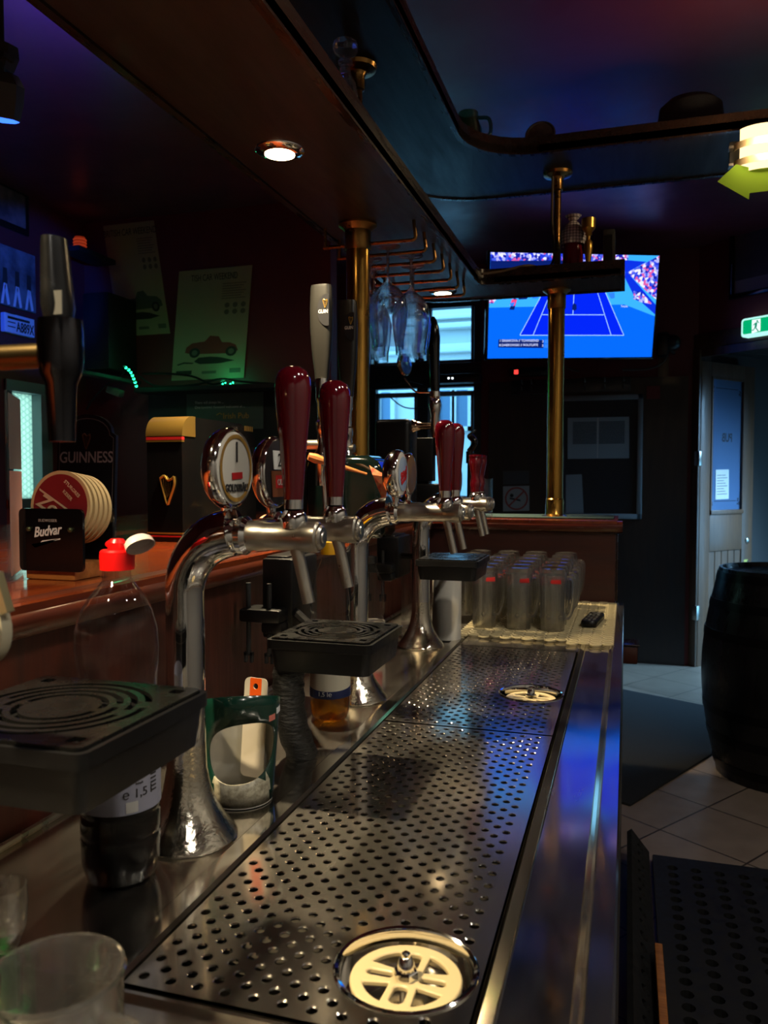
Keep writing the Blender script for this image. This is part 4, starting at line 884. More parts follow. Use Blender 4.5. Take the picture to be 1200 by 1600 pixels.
MB().box((dx0 + .003, dy0 - .0018, z1 - .057), (dx1 - .003, dy0 + .01, z1 - .050)).build('red_stripe', redp, dp); MB().box((dx0 + .003, dy0 - .0018, zB + .011), (dx1 - .003, dy0 + .01, zB + .015)).build('red_stripe', redp, dp)
tt = MB()
for k in range(5): tt.box((dx1 - .0042, dy1 - .07 + k * .011, z1 - .018), (dx1 - .0032, dy1 - .063 + k * .011, z1 - .004))
for k in range(2): tt.box((dx0 + .02, dy0 + .14 + k * .03, z1 - .0005), (dx1 - .02, dy0 + .15 + k * .03, z1 + .0008))
tt.build('vent_slot', goldm, dp)
def harp(parent, M, h, mat, name='harp_emblem'):
    t = MB(); f = lambda x, y: M @ V((x * h, y * h, .002))
    t.tube(smooth_path([f(-.28, .42), f(-.20, .10), f(-.05, -.40), f(.02, -.5)], 5), [h * .035] * 15 + [h * .06], seg=8)
    t.tube(smooth_path([f(-.28, .42), f(-.12, .50), f(.02, .36), f(.18, .40), f(.27, .48)], 5), h * .045, seg=8)
    t.tube(smooth_path([f(.27, .48), f(.29, .25), f(.22, .0), f(.10, -.3), f(.02, -.5)], 5), h * .05, seg=8)
    for k in range(5):
        x = -.16 + k * .075; t.tube([f(x, .42 - .03 * k), f(x * .55 + .0, -.36 + .05 * k)], h * .008, seg=5)
    return t.build(name, mat, parent)
hc = atY(262, 766, dy0 - .001); harp(dp, frame((hc.x, dy0 - .001, hc.z), EX, EZ), .068, goldm)
# chalkboard sign
q = atZ(133, 812, BT); cy = 2.30; hw = .075; xq = atY(136, 800, cy).x; zt_ = atY(136, 647, cy).z
cbs = thing('chalkboard', 'black arched board with grey lettering and a harp, leaning behind the coaster holder', 'board', (xq, cy, BT)); hw = atY(181, 750, cy).x - xq
hh_ = zt_ - BT; mx_ = frame((xq, cy, BT), EX, EZ) @ Matrix.Rotation(-.06, 4, 'X')
pf_ = [(-hw, 0), (hw, 0), (hw, hh_ * .80), (hw * .86, hh_ * .83)] + [(hw * .86 * math.cos(a), hh_ * .83 + hh_ * .17 * math.sin(a)) for a in [i * PI / 12 for i in range(1, 12)]] + [(-hw * .86, hh_ * .83), (-hw, hh_ * .80)]
MB().prism(pf_, mx_, .014).build('board', pbr('board_slate', lin(34, 35, 38), .5), cbs)
def rim(s): return [(x * s, hh_ * .5 + (y - hh_ * .5) * s) for x, y in pf_]
t = MB(); a_, b_ = rim(.93), rim(.915)
for i in range(len(a_)): j = (i + 1) % len(a_); t.prism([a_[i], a_[j], b_[j], b_[i]], mx_ @ up_at((0, 0, .0141)), .0008)
t.build('border_line', greytxt, cbs)
text('board_lettering', 'GUINNESS', hw * .46, mx_ @ up_at((0, hh_ * .60, .0146)), whitetxt, cbs, sx=.86, bold=.0006)
harp(cbs, mx_ @ up_at((-.0, hh_ * .75, .014)), hh_ * .14, pbr('harp_copper', lin(120, 78, 50), .45))
t = MB()
for k in range(4): t.box((-hw * .8, hh_ * (.48 - k * .1), .0141), (hw * .8, hh_ * (.484 - k * .1), .0146), M=mx_)
t.build('ruled_line', pbr('faint_line', lin(58, 60, 62), .6), cbs)
# coaster holder and round coasters
q = atZ(117, 908, BT); bx1, by0 = q.x, q.y; bx0 = atZ(38, 905, BT).x; by1 = by0 + .066
ch = thing('coaster_holder', 'black and wooden coaster holder with white script lettering on the bar top', 'holder', (bx1, by0, BT))
MB().box((bx0, by0, BT), (bx1, by1, BT + .026), bev=.003).build('wooden_base', oak, ch)
pz0, pz1 = BT + .014, atY(100, 795, by0 - .004).z; px0, px1 = atY(34, 840, by0).x, atY(133, 840, by0).x
MB().prism(rrect(px0, pz0, px1, pz1, .008), frame((0, by0 - .0005, 0), EX, EZ), .005).build('front_plate', blackg, ch)
MB().prism(rrect(px0, pz0, px1, pz1 , .008), frame((0, by1 + .006, 0), EX, EZ), .005).build('rear_plate', blackg, ch)
zr = atY(130, 828, by0).z
for x in (px1 - .02, px0 + .02): MB().cyl((x, by0 - .008, zr), (x, by1 + .006, zr), .0032, seg=12).ball((x, by0 - .0075, zr), .0042, seg=10).build('rod', pbr('rod_olive', lin(86, 90, 60), .3, .8), ch)
Mf = frame(((px0 + px1) / 2, by0 - .0058, 0), EX, EZ)
text('brand_lettering', 'BUDWEISER', .0062, Mf @ up_at((-.0045, pz1 - .018, 0)), greytxt, ch)
text('script_lettering', 'Budvar', .021, Mf @ up_at((-.006, pz1 - .034, 0)) @ Matrix.Rotation(.12, 4, 'Z'), whitetxt, ch, shear=.35, bold=.0004, sx=.82)
MB().prism([(-.030, -.002), (-.02, -.001), (.022, .006), (.022, .008), (-.01, .004), (-.024, -.007)], Mf @ up_at((-.004, pz1 - .052, 0)), .0006).build('script_flourish', whitetxt, ch)
# coasters
cr_ = .0535; czc = atY(125, 735, by0 + .01).z - cr_; cxc = atY(121, 790, by0 + .012).x - .026
edge_m = pbr('coaster_board', lin(214, 184, 128), .8); redc = pbr('coaster_red', lin(140, 26, 32), .6)
cwhite = pbr('coaster_print', lin(216, 190, 150), .7); lab0 = ['red round coaster with pale lettering at the front of the holder', 'round coaster directly behind the front red one', 'round coaster in the middle of the stack in the holder', 'round coaster second from the back plate in the holder', 'round coaster leaning against the rear plate of the holder']
for i in range(5):
    y = by0 + .006 + i * .0092; cen = V((cxc + i * .0015, y, czc - .0015 * i))
    cth = .0068 if i else .005
    r = thing('coaster', lab0[i], 'coaster', cen, 'coasters in the holder'); Mc = axis_to(cen, (.0, -1, .06))
    MB().lathe([(0, 0), (cr_, 0), (cr_, -cth), (0, -cth)], Mc, 48).build('board', edge_m, r)
    MB().lathe([(0, .0004), (cr_ * .9, .0004), (cr_ * .9, 0.0), (0, 0)], Mc, 48).build('print', redc if i in (0, 2, 3) else cwhite, r)
    if i == 0:
        Mc2 = frame(cen + V((0, -.0012, 0)), EX, EZ); text('coaster_lettering', 'STURGRES', .0075, Mc2 @ up_at((.022, .026, 0)) @ Matrix.Rotation(-.75, 4, 'Z'), cwhite, r); text('coaster_lettering', 'KESER', .0075, Mc2 @ up_at((.014, .016, 0)) @ Matrix.Rotation(-.75, 4, 'Z'), cwhite, r)
        text('coaster_script', 'Zoo', .03, Mc2 @ up_at((-.016, -.002, 0)) @ Matrix.Rotation(-.5, 4, 'Z'), cwhite, r, bold=.0006, shear=.3)
        MB().prism([(-.036, .0235), (.022, -.012), (.023, -.0095), (-.0355, .0265)], Mc2, .0005).build('coaster_stroke', cwhite, r)
# menu card in a clear stand
mc = thing('menu_card', 'narrow menu card in a clear upright stand at the left end of the bar top', 'menu', (-.885, .985, BT))
Mm = frame((-.884, .983, BT), (-.55, .83, 0), EZ); ml_ = .125
MB().box((0, .001, -.004), (ml_, .285, 0), M=Mm).build('stand', thin_glass('acrylic', (.96, .96, .96), .06, .4), mc)
MB().box((.002, .006, .0002), (ml_ - .002, .165, .001), M=Mm).build('lower_sheet', pbr('menu_pink', lin(150, 112, 100), .7), mc)
MB().box((.002, .168, .0002), (ml_ - .002, .282, .001), M=Mm).build('upper_sheet', pbr('menu_grey', lin(84, 82, 76), .7), mc)

# ================================================================== STEEL COUNTER
KZ = .87; LX = -.426; GX = -.117
ct = thing('steel_counter', 'long stainless steel drip counter with a back ledge and a raised front edge', 'counter', (0, 1.6, 0))
TY0, TYS, TY1 = .597, 1.405, 2.105
MB().box((-.7295, -.6, KZ - .02), (LX - .032, 2.953, KZ)).build('back_ledge', steel, ct)
t = MB(); pr = [(LX - .032, KZ - .02), (LX - .032, KZ + .0), (LX - .028, KZ + .003), (LX - .006, KZ + .003), (LX - .002, KZ - .0005), (LX - .0005, KZ - .02)]
Mxz = lambda y0: Matrix(((1, 0, 0, 0), (0, 0, -1, y0), (0, 1, 0, 0), (0, 0, 0, 1)))
t.prism(pr, Mxz(2.953), 2.953 - TY0 + .012); t.build('ledge_rail', steel2, ct, 20)
t = MB(); pr = [(GX + .0035, KZ - .03), (GX + .0035, KZ - .001), (GX + .005, KZ + .0005), (GX + .016, KZ - .003), (GX + .0175, KZ - .0015), (GX + .019, KZ - .003), (-.040, KZ - .003), (-.038, KZ + .0015), (-.033, KZ + .003), (-.030, KZ - .0005), (-.028, KZ + .0035), (-.006, KZ + .0055), (-.0035, KZ + .004), (-.003, KZ - .03)]
t.prism(pr, Mxz(2.953), 3.55); t.build('front_channel', steel2, ct, 20)
MB().box((-.02, -.6, .06), (-.0035, 2.95, KZ - .031)).build('front_panel', pbr('dark_cabinet', lin(44, 42, 42), .5), ct)
MB().box((LX - .0, -.6, KZ - .02), (GX + .003, TY0 - .012, KZ - .004)).box((LX, TY0 - .012, KZ - .05), (GX + .003, TY0 - .008, KZ + .001)).build('near_deck', steel, ct)
MB().box((LX - .0, TY1 + .006, KZ - .02), (GX + .003, 2.953, KZ - .001)).build('far_deck', steel, ct)
MB().box((LX - .0, TY0 - .008, KZ - .075), (GX + .003, TY1 + .006, KZ - .07)).box((LX - .001, TY0 - .008, KZ - .07), (LX, TY1, KZ - .02)).build('trough', pbr('trough_steel', lin(60, 56, 50), .5, 1), ct)
MB().tube([(-.716, -.6, KZ + .004), (-.716, 2.95, KZ + .004)], .005, seg=8).build('sealing_bead', satin, ct)
def perf(name, lab, y0, y1, off, rins):
    cols = 21; px, py = .0136, .01385; R_ = .0053
    r = thing(name, lab, 'drip tray', (LX, y0, KZ), 'perforated drip trays in the counter'); hs = []
    y = y0 + .016; k = 0
    while y < y1 - .012:
        for i in range(k % 2, cols, 2):
            x = -.141 - px * i
            if rins and (V((x, y)) - V(rins)).length < .074: continue
            hs.append(circ(x, y, R_, 12))
        y += py; k += 1
    hh = hs + ([circ(rins[0], rins[1], .0635, 48)] if rins else [])
    t = MB().holed([(LX + .0005, y0), (GX, y0), (GX, y1), (LX + .0005, y1)], hh, up_at((0, 0, KZ - .0012)), .0022)
    for h in hs:   # pressed bright rims of the holes
        cx_, cy_ = sum(p[0] for p in h) / 12, sum(p[1] for p in h) / 12; n = 12
        a = [t.bm.verts.new((cx_ + (R_ + .0011) * math.cos(2 * PI * j / n), cy_ + (R_ + .0011) * math.sin(2 * PI * j / n), KZ - .0011)) for j in range(n)]
        b = [t.bm.verts.new((cx_ + (R_ - .0004) * math.cos(2 * PI * j / n), cy_ + (R_ - .0004) * math.sin(2 * PI * j / n), KZ - .0021)) for j in range(n)]
        for j in range(n): f = t.bm.faces.new((a[j], a[(j + 1) % n], b[(j + 1) % n], b[j])); f.material_index = 1
    o_ = t.build('perforated_sheet', [steel, steel2], r, 20)
    MB().box((LX + .0005, y0 - .0, KZ - .014), (GX, y0 + .002, KZ - .0012)).box((LX + .0005, y1 - .002, KZ - .014), (GX, y1, KZ - .0012)).box((GX - .002, y0, KZ - .014), (GX, y1, KZ - .0012)).build('folded_edge', steel2, r)
    return r
R1 = (-.189, .693); R2 = (-.186, 1.672)
perf('drip_tray', 'near perforated steel tray panel, with the large cream rinser wheel in it', TY0, TYS - .0012, 0, R1)
perf('drip_tray', 'far perforated steel tray panel, between the seam and the white ring mat', TYS + .0012, TY1, 0, R2)
def rinser(c, lab):
    r = thing('glass_rinser', lab, 'glass rinser', (c[0], c[1], KZ - .03), 'glass rinsers sunk in the drip trays')
    lathe_obj('rim', [(.0605, -.034), (.0612, -.004), (.0625, .0004), (.0655, .0012), (.0672, .0002), (.0672, -.001)], (c[0], c[1], KZ), chrome, r, 48)
    lathe_obj('bowl', [(0, -.036), (.055, -.036), (.0608, -.034)], (c[0], c[1], KZ), steel2, r, 40)
    Rw = .052; Ri = .0405
    holes = []
    # two short slots up/down, two left/right, four corner windows between the cross ribs
    holes.append(rrect(-.0065, .0135, .0065, Ri * .93, .005)); holes.append(rrect(-.0065, -Ri * .93, .0065, -.0135, .005))
    holes.append(rrect(.0125, -.0042, Ri * .93, .0042, .004)); holes.append(rrect(-Ri * .93, -.0042, -.0125, .0042, .004))
    for sx_ in (1, -1):
        for sy_ in (1, -1):
            a0 = .40; a1 = PI / 2 - .36; pts = [(.0128, .0108)] + [(Ri * math.cos(a0 + (a1 - a0) * i / 8), Ri * math.sin(a0 + (a1 - a0) * i / 8)) for i in range(9)]
            pts = [p for p in pts if p[0] >= .0127 and p[1] >= .0107]; pts = [(max(.0128, pts[-1][0] - .0), .0108)][:0] + pts; pts = [(x * sx_, y * sy_) for x, y in pts]
            if sx_ * sy_ < 0: pts = pts[::-1]
            holes.append(pts)
    t = MB().holed(circ(0, 0, Rw, 48), holes, up_at((c[0], c[1], KZ - .010)), .006); o_ = t.build('spray_wheel', cream, r, 40)
    md = o_.modifiers.new('b', 'BEVEL'); md.width = .0016; md.segments = 2; md.limit_method = 'ANGLE'; md.angle_limit = math.radians(50)
    MB().lathe([(0, -.036), (.006, -.036), (.006, -.011), (0, -.011)], up_at((c[0], c[1], KZ)), 12).build('stem', satin, r)
    MB().lathe([(0, -.0105), (.0115, -.0105), (.0115, -.0035), (.0105, -.0025), (0, -.0025)], up_at((c[0], c[1], KZ)), 6).lathe([(.0082, -.0028), (.0078, .003), (.0055, .0085), (.0042, .0095), (.004, .0125), (.002, .014), (0, .014)], up_at((c[0], c[1], KZ)), 24).build('nozzle', chrome, r, 30)
    return r
rinser(R1, 'cream glass rinser wheel with chrome nozzle at the near end of the counter'); rinser(R2, 'cream glass rinser wheel with chrome nozzle in the far tray, before the mugs')

# ------------------------------------------------------------------ black drip catchers on clamps
def catcher(lab, x0, y0, x1, y1, z, hgt, bracket=None, taper=.008, slots=True):
    r = thing('drip_catcher', lab, 'drip catcher', ((x0 + x1) / 2, (y0 + y1) / 2, z - hgt), 'black square drip catchers under the taps')
    t = MB(); a = rrect(x0 + taper, y0 + taper, x1 - taper, y1 - taper, .012); b = rrect(x0 + .004, y0 + .004, x1 - .004, y1 - .004, .012); c = rrect(x0, y0, x1, y1, .010)
    rings = [[t.bm.verts.new((p[0], p[1], zz)) for p in rg] for rg, zz in ((a, z - hgt), (b, z - .02), (b, z - .018), (c, z - .0165), (c, z - .003), (rrect(x0 + .005, y0 + .005, x1 - .005, y1 - .005, .008), z - .003), (rrect(x0 + .006, y0 + .006, x1 - .006, y1 - .006, .008), z - .012))]
    n = len(rings[0])
    for k in range(len(rings) - 1):
        for i in range(n): t.bm.faces.new((rings[k][i], rings[k][(i + 1) % n], rings[k + 1][(i + 1) % n], rings[k + 1][i]))
    t.bm.faces.new(rings[0][::-1]); t.bm.faces.new(rings[-1])
    t.build('tray', blackp, r, 40)
    cx_, cy_ = (x0 + x1) / 2, (y0 + y1) / 2; w = min(x1 - x0, y1 - y0) / 2
    holes = []
    for k, rad in enumerate((.40, .53, .66, .79)):
        for q in range(2):
            off = .12 + q * PI + (.35 if k % 2 else 0); span = PI - .24; ri, ro = w * (rad - .035), w * (rad + .03)
            holes.append([(cx_ + ro * math.cos(off + span * i / 22), cy_ + ro * math.sin(off + span * i / 22)) for i in range(23)] + [(cx_ + ri * math.cos(off + span * (22 - i) / 22), cy_ + ri * math.sin(off + span * (22 - i) / 22)) for i in range(23)])
    e = w * .76
    for sx_, sy_ in ((1, 1), (-1, 1), (-1, -1), (1, -1)):
        holes.append(rrect(cx_ + sx_ * e - w * .065, cy_ + sy_ * e - w * .065, cx_ + sx_ * e + w * .065, cy_ + sy_ * e + w * .065, w * .02))
    MB().holed(rrect(x0 + .006, y0 + .006, x1 - .006, y1 - .006, .008), holes, up_at((0, 0, z)), .004).build('grate', pbr('grate_black', lin(13, 13, 12), .28, noise=.08, nscale=30), r, 40)
    return r
catcher('black square drip catcher close up, foremost, in front of the cola bottle', -.60, .515, -.40, .715, 1.108, .055)
catcher('black square drip catcher with ringed grate held in the middle, over the black foam hose', -.527, 1.11, -.357, 1.29, 1.075, .052)
catcher('small-looking black drip catcher over the white cylinder, by the far chrome tower', -.482, 1.84, -.330, 2.02, 1.126, .050)
def clamp(lab, y, z, x0, arm_z, h, to=None, dep=.13):
    r = thing('clamp_bracket', lab, 'bracket', (x0, y, z), 'black brackets clamped under the bar nosing')
    t = MB().box((x0, y, z), (x0 + .065, y + dep, z + h), bev=.006).box((x0 + .004, y + .01, z + h - .02), (x0 + .05, y + dep, z + h + .004), bev=.004); t.build('body', blackp, r)
    MB().tube([V((x0 + .055, y + .03, to[2])), V((to[0] + .05, y + .03, to[2])), V(to) + V((.05, .004, 0))] if y > 2 else [V((x0 + .055, y + .03, to[2])), V(to) + V((-.003, .006, 0))], .009, seg=8).build('support_arm', blackp, r)
    MB().box((x0 - .03, y - .04, arm_z - .012), (x0 + .055, y + .02, arm_z + .014), bev=.006).box((x0 + .01, y - .03, arm_z - .035), (x0 + .055, y + .03, arm_z - .01), bev=.008).build('clamp_arm', blackp, r)
    for dx in (-.018, .025):
        s_ = MB().cyl((x0 + dx, y - .02, arm_z - .075), (x0 + dx, y - .02, min(BT - .046, arm_z + .065)), .0048, seg=10).build('clamp_screw', blackm, r)
        MB().box((x0 + dx - .009, y - .024, arm_z - .092), (x0 + dx - .003, y - .016, arm_z - .072), bev=.001, seg=1).box((x0 + dx + .003, y - .024, arm_z - .092), (x0 + dx + .009, y - .016, arm_z - .072), bev=.001, seg=1).box((x0 + dx - .009, y - .024, arm_z - .078), (x0 + dx + .009, y - .016, arm_z - .072)).build('screw_grip', blackm, s_)
    return r
clamp('black clamp bracket with two hanging screws, holding the middle drip catcher', 1.40, 1.01, -.671, 1.058, .155, (-.527, 1.29, 1.06))
clamp('black clamp bracket behind the second chrome tower, holding the far drip catcher', 2.12, 1.04, -.665, 1.07, .115, (-.482, 2.0, 1.10))
MB_ = MB().tube(smooth_path([(-.508, 1.155, 1.021), (-.508, 1.155, .985), (-.505, 1.16, .93), (-.497, 1.185, KZ)], 7), [.023, .024, .026, .025, .024, .025, .026, .024, .025, .026, .025, .024, .025, .026, .025, .024, .025, .026, .025, .024, .025, .025], seg=20)
tag(MB_.build('foam_hose', foam, None, loc=(-.503, 1.185, KZ)), 'black foam-wrapped hose running from the middle drip catcher down to the ledge', 'hose')

# ================================================================== BEER TOWERS
gb = pbr('badge_cream', lin(222, 216, 200), .25, coat=.5); gold2 = pbr('badge_gold', lin(166, 126, 54), .35)
def handle_prof(h, r): return [(0, 0), (r * .50, 0), (r * .56, h * .10), (r * .74, h * .42), (r * .96, h * .74), (r, h * .84), (r * .96, h * .91), (r * .78, h * .965), (r * .42, h * .995), (0, h)]
def tap(parent, X0, Y, xt, z, hz, hh, hr, sp_to, hmat=redh, hprof=None):
    # barrel along +x ending at xt, handle above, spout below
    b = MB().lathe([(0, 0), (.0172, 0), (.018, .004), (.018, .022), (.0168, .026), (.0168, xt - X0 - .02), (.0182, xt - X0 - .018), (.0182, xt - X0 - .002), (.016, xt - X0)], axis_to((X0, Y, z), EX), 28).build('tap_barrel', satin, parent)
    MB().lathe([(0, .006), (.006, .006), (.007, .0045), (.012, .0045), (.0145, .002), (.015, -.001), (0, -.001)], axis_to((xt, Y, z), EX), 20).build('end_screw', satin, b)
    hx = xt - .033
    c = MB().lathe([(0, .010), (.0155, .010), (.0165, .017), (.0165, .024), (.013, .029), (.0095, .033), (.0105, .040), (.0115, .044), (.0115, hz - z - .004), (.0095, hz - z), (0, hz - z)], up_at((hx, Y, z)), 24).build('collar', chrome, parent)
    MB().lathe(hprof or handle_prof(hh, hr), up_at((hx + .0, Y, hz)), 28).build('tap_handle', hmat, parent)
    s0 = V((hx + .004, Y, z - .014)); s1 = V(sp_to)
    MB().lathe([(0, 0), (.0085, 0), (.0076, .01), (.0074, (s1 - s0).length), (.0058, (s1 - s0).length), (.0056, .012)], axis_to(s0, s1 - s0), 20).build('spout', satin, parent)
def badge(parent, x, Y, z, r, th, face, words, round_=True, stem=0):
    Mb_ = axis_to((x, Y, z), EX)
    h_ = MB().lathe([(0, -th * .5), (r * .72, -th * .5), (r * .9, -th * .3), (r * 1.0, -th * .08), (r * 1.02, th * .16), (r * .99, th * .34), (r * .94, th * .42), (r * .9, th * .38), (0, th * .36)], Mb_, 48).build('badge', chrome, parent)
    MB().lathe([(r * .9, th * .385), (r * .78, th * .44), (0, th * .45)], Mb_, 48).build('badge_face', face, h_)
    MB().lathe([(.0, 0), (.007, 0), (.006, .008), (.0075, .018), (.0, .018)], up_at((x, Y, z - r - .016)), 16).build('badge_stem', chrome, parent)
    return h_, FACE_PX((x + th * .45 + .0006, Y, z))
def tower(name, lab, bx_, by_, taps, hx=-.452, z=1.25, dia=.0238, xt=-.343):
    r = thing(name, lab, 'beer tower', (bx_, by_, KZ), 'chrome beer towers on the steel ledge')
    MB().lathe([(0, .0005), (.0615, .0005), (.0625, .003), (.060, .008), (.048, .024), (.037, .042), (.0295, .062), (dia + .001, .088), (dia, .12)], up_at((bx_, by_, KZ)), 40).build('base', chromes, r)
    zt_ = z + .004; rad = .075
    pth_ = [(bx_, by_, KZ + .115), (bx_, by_, zt_ - rad)] ; pth_ = [V((bx_, by_, KZ + .115 + (zt_ - rad - KZ - .115) * i / 6)) for i in range(7)]
    pth_ += [V((bx_ + rad - rad * math.cos(a), by_, zt_ - rad + rad * math.sin(a))) for a in [PI / 2 * i / 10 for i in range(1, 11)]]
    pth_ = [p for p in pth_ if p.x <= hx - .0]; pth_.append(V((hx, by_, zt_)))
    n = len(pth_); rr_ = [dia + (.0055 * min(1, max(0, (i - 6) / 7))) for i in range(n)]
    MB().tube(pth_, rr_, seg=28).build('column', chrome, r)
    ys = [t_[0] for t_ in taps]
    if len(ys) > 1: MB().tube([(hx - .012, by_, z), (hx - .012, ys[-1], z)], .016, seg=20).build('cross_pipe', chrome, r)
    for i, (y, hh, hr, hz, spz, hm, hp) in enumerate(taps):
        MB().lathe([(0, -.028), (.019, -.028), (.0235, -.02), (.0235, -.013), (.020, -.010), (.020, -.004), (.0235, 0), (.0235, .007), (.019, .012), (0, .012)], axis_to((hx + .008, y, z), EX), 28).build('joint_ring', chrome, r)
        if i: MB().ball((hx - .012, y, z), .0225).build('elbow', chrome, r)
        tap(r, hx + .016, y, xt, z, hz, hh, hr, (xt - .014, y, spz), hm, hp)
    return r
t1 = tower('beer_tower', 'nearest curved chrome beer tower with two tapering dark red handles', -.522, .872, [(.872, .163, .0215, 1.287, 1.172, redh, None), (1.012, .163, .0215, 1.287, 1.172, redh, None)])
bz = 1.331
h1, M1 = badge(t1, -.462, .868, bz, .0485, .03, gb, None)
MB().lathe([(.0405, .0001), (.036, .0004), (.0355, .0001)], M1, 48).build('gold_ring', gold2, h1)
text('badge_number', '1', .036, M1 @ up_at((.001, .018, .0003)), inkd, h1, sx=.8)
MB().box((-.012, -.013, 0), (.014, -.005, .0006), M=M1 @ Matrix.Rotation(.05, 4, 'Z')).build('red_bar', redp, h1)
text('badge_lettering', 'GOLDBRÄU', .0125, M1 @ up_at((0, -.024, .0003)), inkd, h1, sx=.86, bold=.0004)
pbr('badge_dark', lin(46, 40, 40), .3)
h2, M2 = badge(t1, -.478, 1.030, bz - .004, .050, .03, pbr('badge_dark', lin(46, 40, 40), .3), None)
MB().prism([(-.022, .004), (.022, .004), (.025, .030), (-.025, .030)], M2, .0005).build('number_card', paper, h2); text('badge_number', '2', .026, M2 @ up_at((-.003, .016, .0007)), inkd, h2)
MB().prism([(-.026, -.034), (.026, -.034), (.03, .002), (-.03, .002)], M2, .0004).build('brown_label', pbr('label_brown', lin(120, 66, 34), .5), h2)
MB().prism([(-.016, -.022), (.016, -.022), (.016, -.004), (-.016, -.004)], M2, .0008).build('red_field', redp, h2); text('badge_lettering', 'OLA', .012, M2 @ up_at((0, -.014, .0012)), paper, h2)
t2 = tower('beer_tower', 'middle curved chrome beer tower with a pair of dark red handles close together', -.522, 1.53, [(1.53, .147, .0200, 1.285, 1.172, redh, None), (1.625, .147, .0200, 1.285, 1.172, redh, None)], xt=-.307)
h3, M3 = badge(t2, -.436, 1.515, 1.327, .047, .034, gb, None)
MB().lathe([(0, .0006), (.032, .0003), (.034, .0)], M3, 40).build('silver_field', pbr('badge_blue', lin(176, 196, 214), .2, coat=.6), h3)
text('badge_script', 'Stiegl', .021, M3 @ up_at((0, -.001, .0010)) @ Matrix.Rotation(.35, 4, 'Z'), redp, h3, shear=.3, bold=.0008)
MB().prism([(-.018, -.016), (.022, -.004), (.020, -.010), (-.012, -.022)], M3 @ up_at((0, 0, .0008)), .0005).build('red_ribbon', redp, h3)
h4, M4 = badge(t2, -.440, 1.625, 1.327, .044, .02, pbr('badge_gold_face', lin(120, 92, 60), .3), None)
tw = [(0, 0), (.011, 0), (.013, .006), (.012, .012), (.0145, .018), (.013, .030), (.0105, .04), (.013, .052), (.0165, .07), (.0185, .082), (.0165, .088), (.0185, .094), (.016, .098), (0, .096)]
t3 = tower('beer_tower', 'farthest curved chrome beer tower with a short carved dark red handle', -.522, 2.06, [(2.06, .1, .018, 1.281, 1.168, redh, tw), (2.125, .1, .018, 1.281, 1.168, redh, tw)])
h5, M5 = badge(t3, -.435, 2.10, 1.315, .040, .02, pbr('badge_gold_face', lin(120, 92, 60), .3), None)

# ------------------------------------------------------------------ tall grey handles on the double font, black font
gy = pbr('font_grey', lin(28, 27, 24), .36, .2)
def grey_handle(parent, x, y, z0, z1):
    h = z1 - z0; prf = [(.016, 0), (.018, .02), (.026, h * .25), (.031, h * .5), (.031, h * .75), (.0285, h), (.0, h)]
    t = MB(); rings = []
    for r_, z in [(.0165, 0), (.0175, .015), (.0235, h * .28), (.0275, h * .52), (.0282, h * .72), (.0262, h * .97), (.0245, h)]:
        dep = r_ * .62; sh = .0 if z < h * .99 else 0
        rings.append([t.bm.verts.new((x + r_ * (abs(math.cos(a)) ** .6) * (1 if math.cos(a) > 0 else -1), y + dep * (abs(math.sin(a)) ** .6) * (1 if math.sin(a) > 0 else -1), z0 + z)) for a in [2 * PI * i / 32 for i in range(32)]])
    for k in range(len(rings) - 1):
        for i in range(32): f = t.bm.faces.new((rings[k][i], rings[k][(i + 1) % 32], rings[k + 1][(i + 1) % 32], rings[k + 1][i])); f.smooth = True
    t.bm.faces.new(rings[-1]); t.bm.faces.new(rings[0][::-1])
    o_ = t.build('tap_handle', gy, parent, 40); Mh = frame((x + .012, y - .0176, z0 + h * .72), EX, EZ)
    pts = circ(.008, .0, .024, 36, .038); pts = [(min(a, .0135), b) for a, b in pts]
    MB().prism(pts, Mh, .0012).build('disc_label', pbr('disc_dark', lin(30, 30, 32), .3), o_)
    text('disc_lettering', 'GUIN', .0125, Mh @ up_at((-.001, -.004, .0014)), pbr('lettering_pale', lin(206, 200, 186), .5), o_, sx=.8)
    harp(o_, Mh @ up_at((.004, .015, 0)), .020, goldm)
    return o_
GX0, GY0, GY1 = atY(503, 600, 1.83).x, 1.83, 2.09
gt = thing('double_font', 'dark green and chrome double beer font with two tall grey handles on the bar', 'beer tower', (-.76, 1.96, BT))
dg = pbr('font_green', lin(5, 13, 11), .08, coat=.5)
z0h = atY(503, 592, GY0).z; z1h = atY(503, 446, GY0).z
x2 = atY(543, 600, GY1).x; z0b = atY(543, 620, GY1).z; z1b = atY(543, 470, GY1).z
q = atY(598, 740, 1.90)
MB().prism([(-.80, 1.1665), (-.70, 1.1665), (-.69, 1.1672), (q.x - .012, 1.1672), (q.x, 1.18), (q.x, 1.30), (q.x - .004, 1.335), (q.x - .018, 1.36), (q.x - .042, 1.375), (-.77, 1.38), (-.79, 1.37), (-.80, 1.34)], frame((0, 2.03, 0), EX, EZ), .13).build('body', dg, gt, 30); md = gt.children[-1].modifiers.new('b', 'BEVEL'); md.width = .028; md.segments = 5; md.limit_method = 'ANGLE'; md.angle_limit = math.radians(60)
MB().box((-.80, 1.93, BT + .0006), (-.70, 2.0, BT + .004)).build('base_plate', chrome, gt)
MB().tube([(-.77, GY0 - .0, 1.40), (-.77, GY1 + .01, 1.40)], .016, seg=20).build('cross_pipe', chrome, gt)
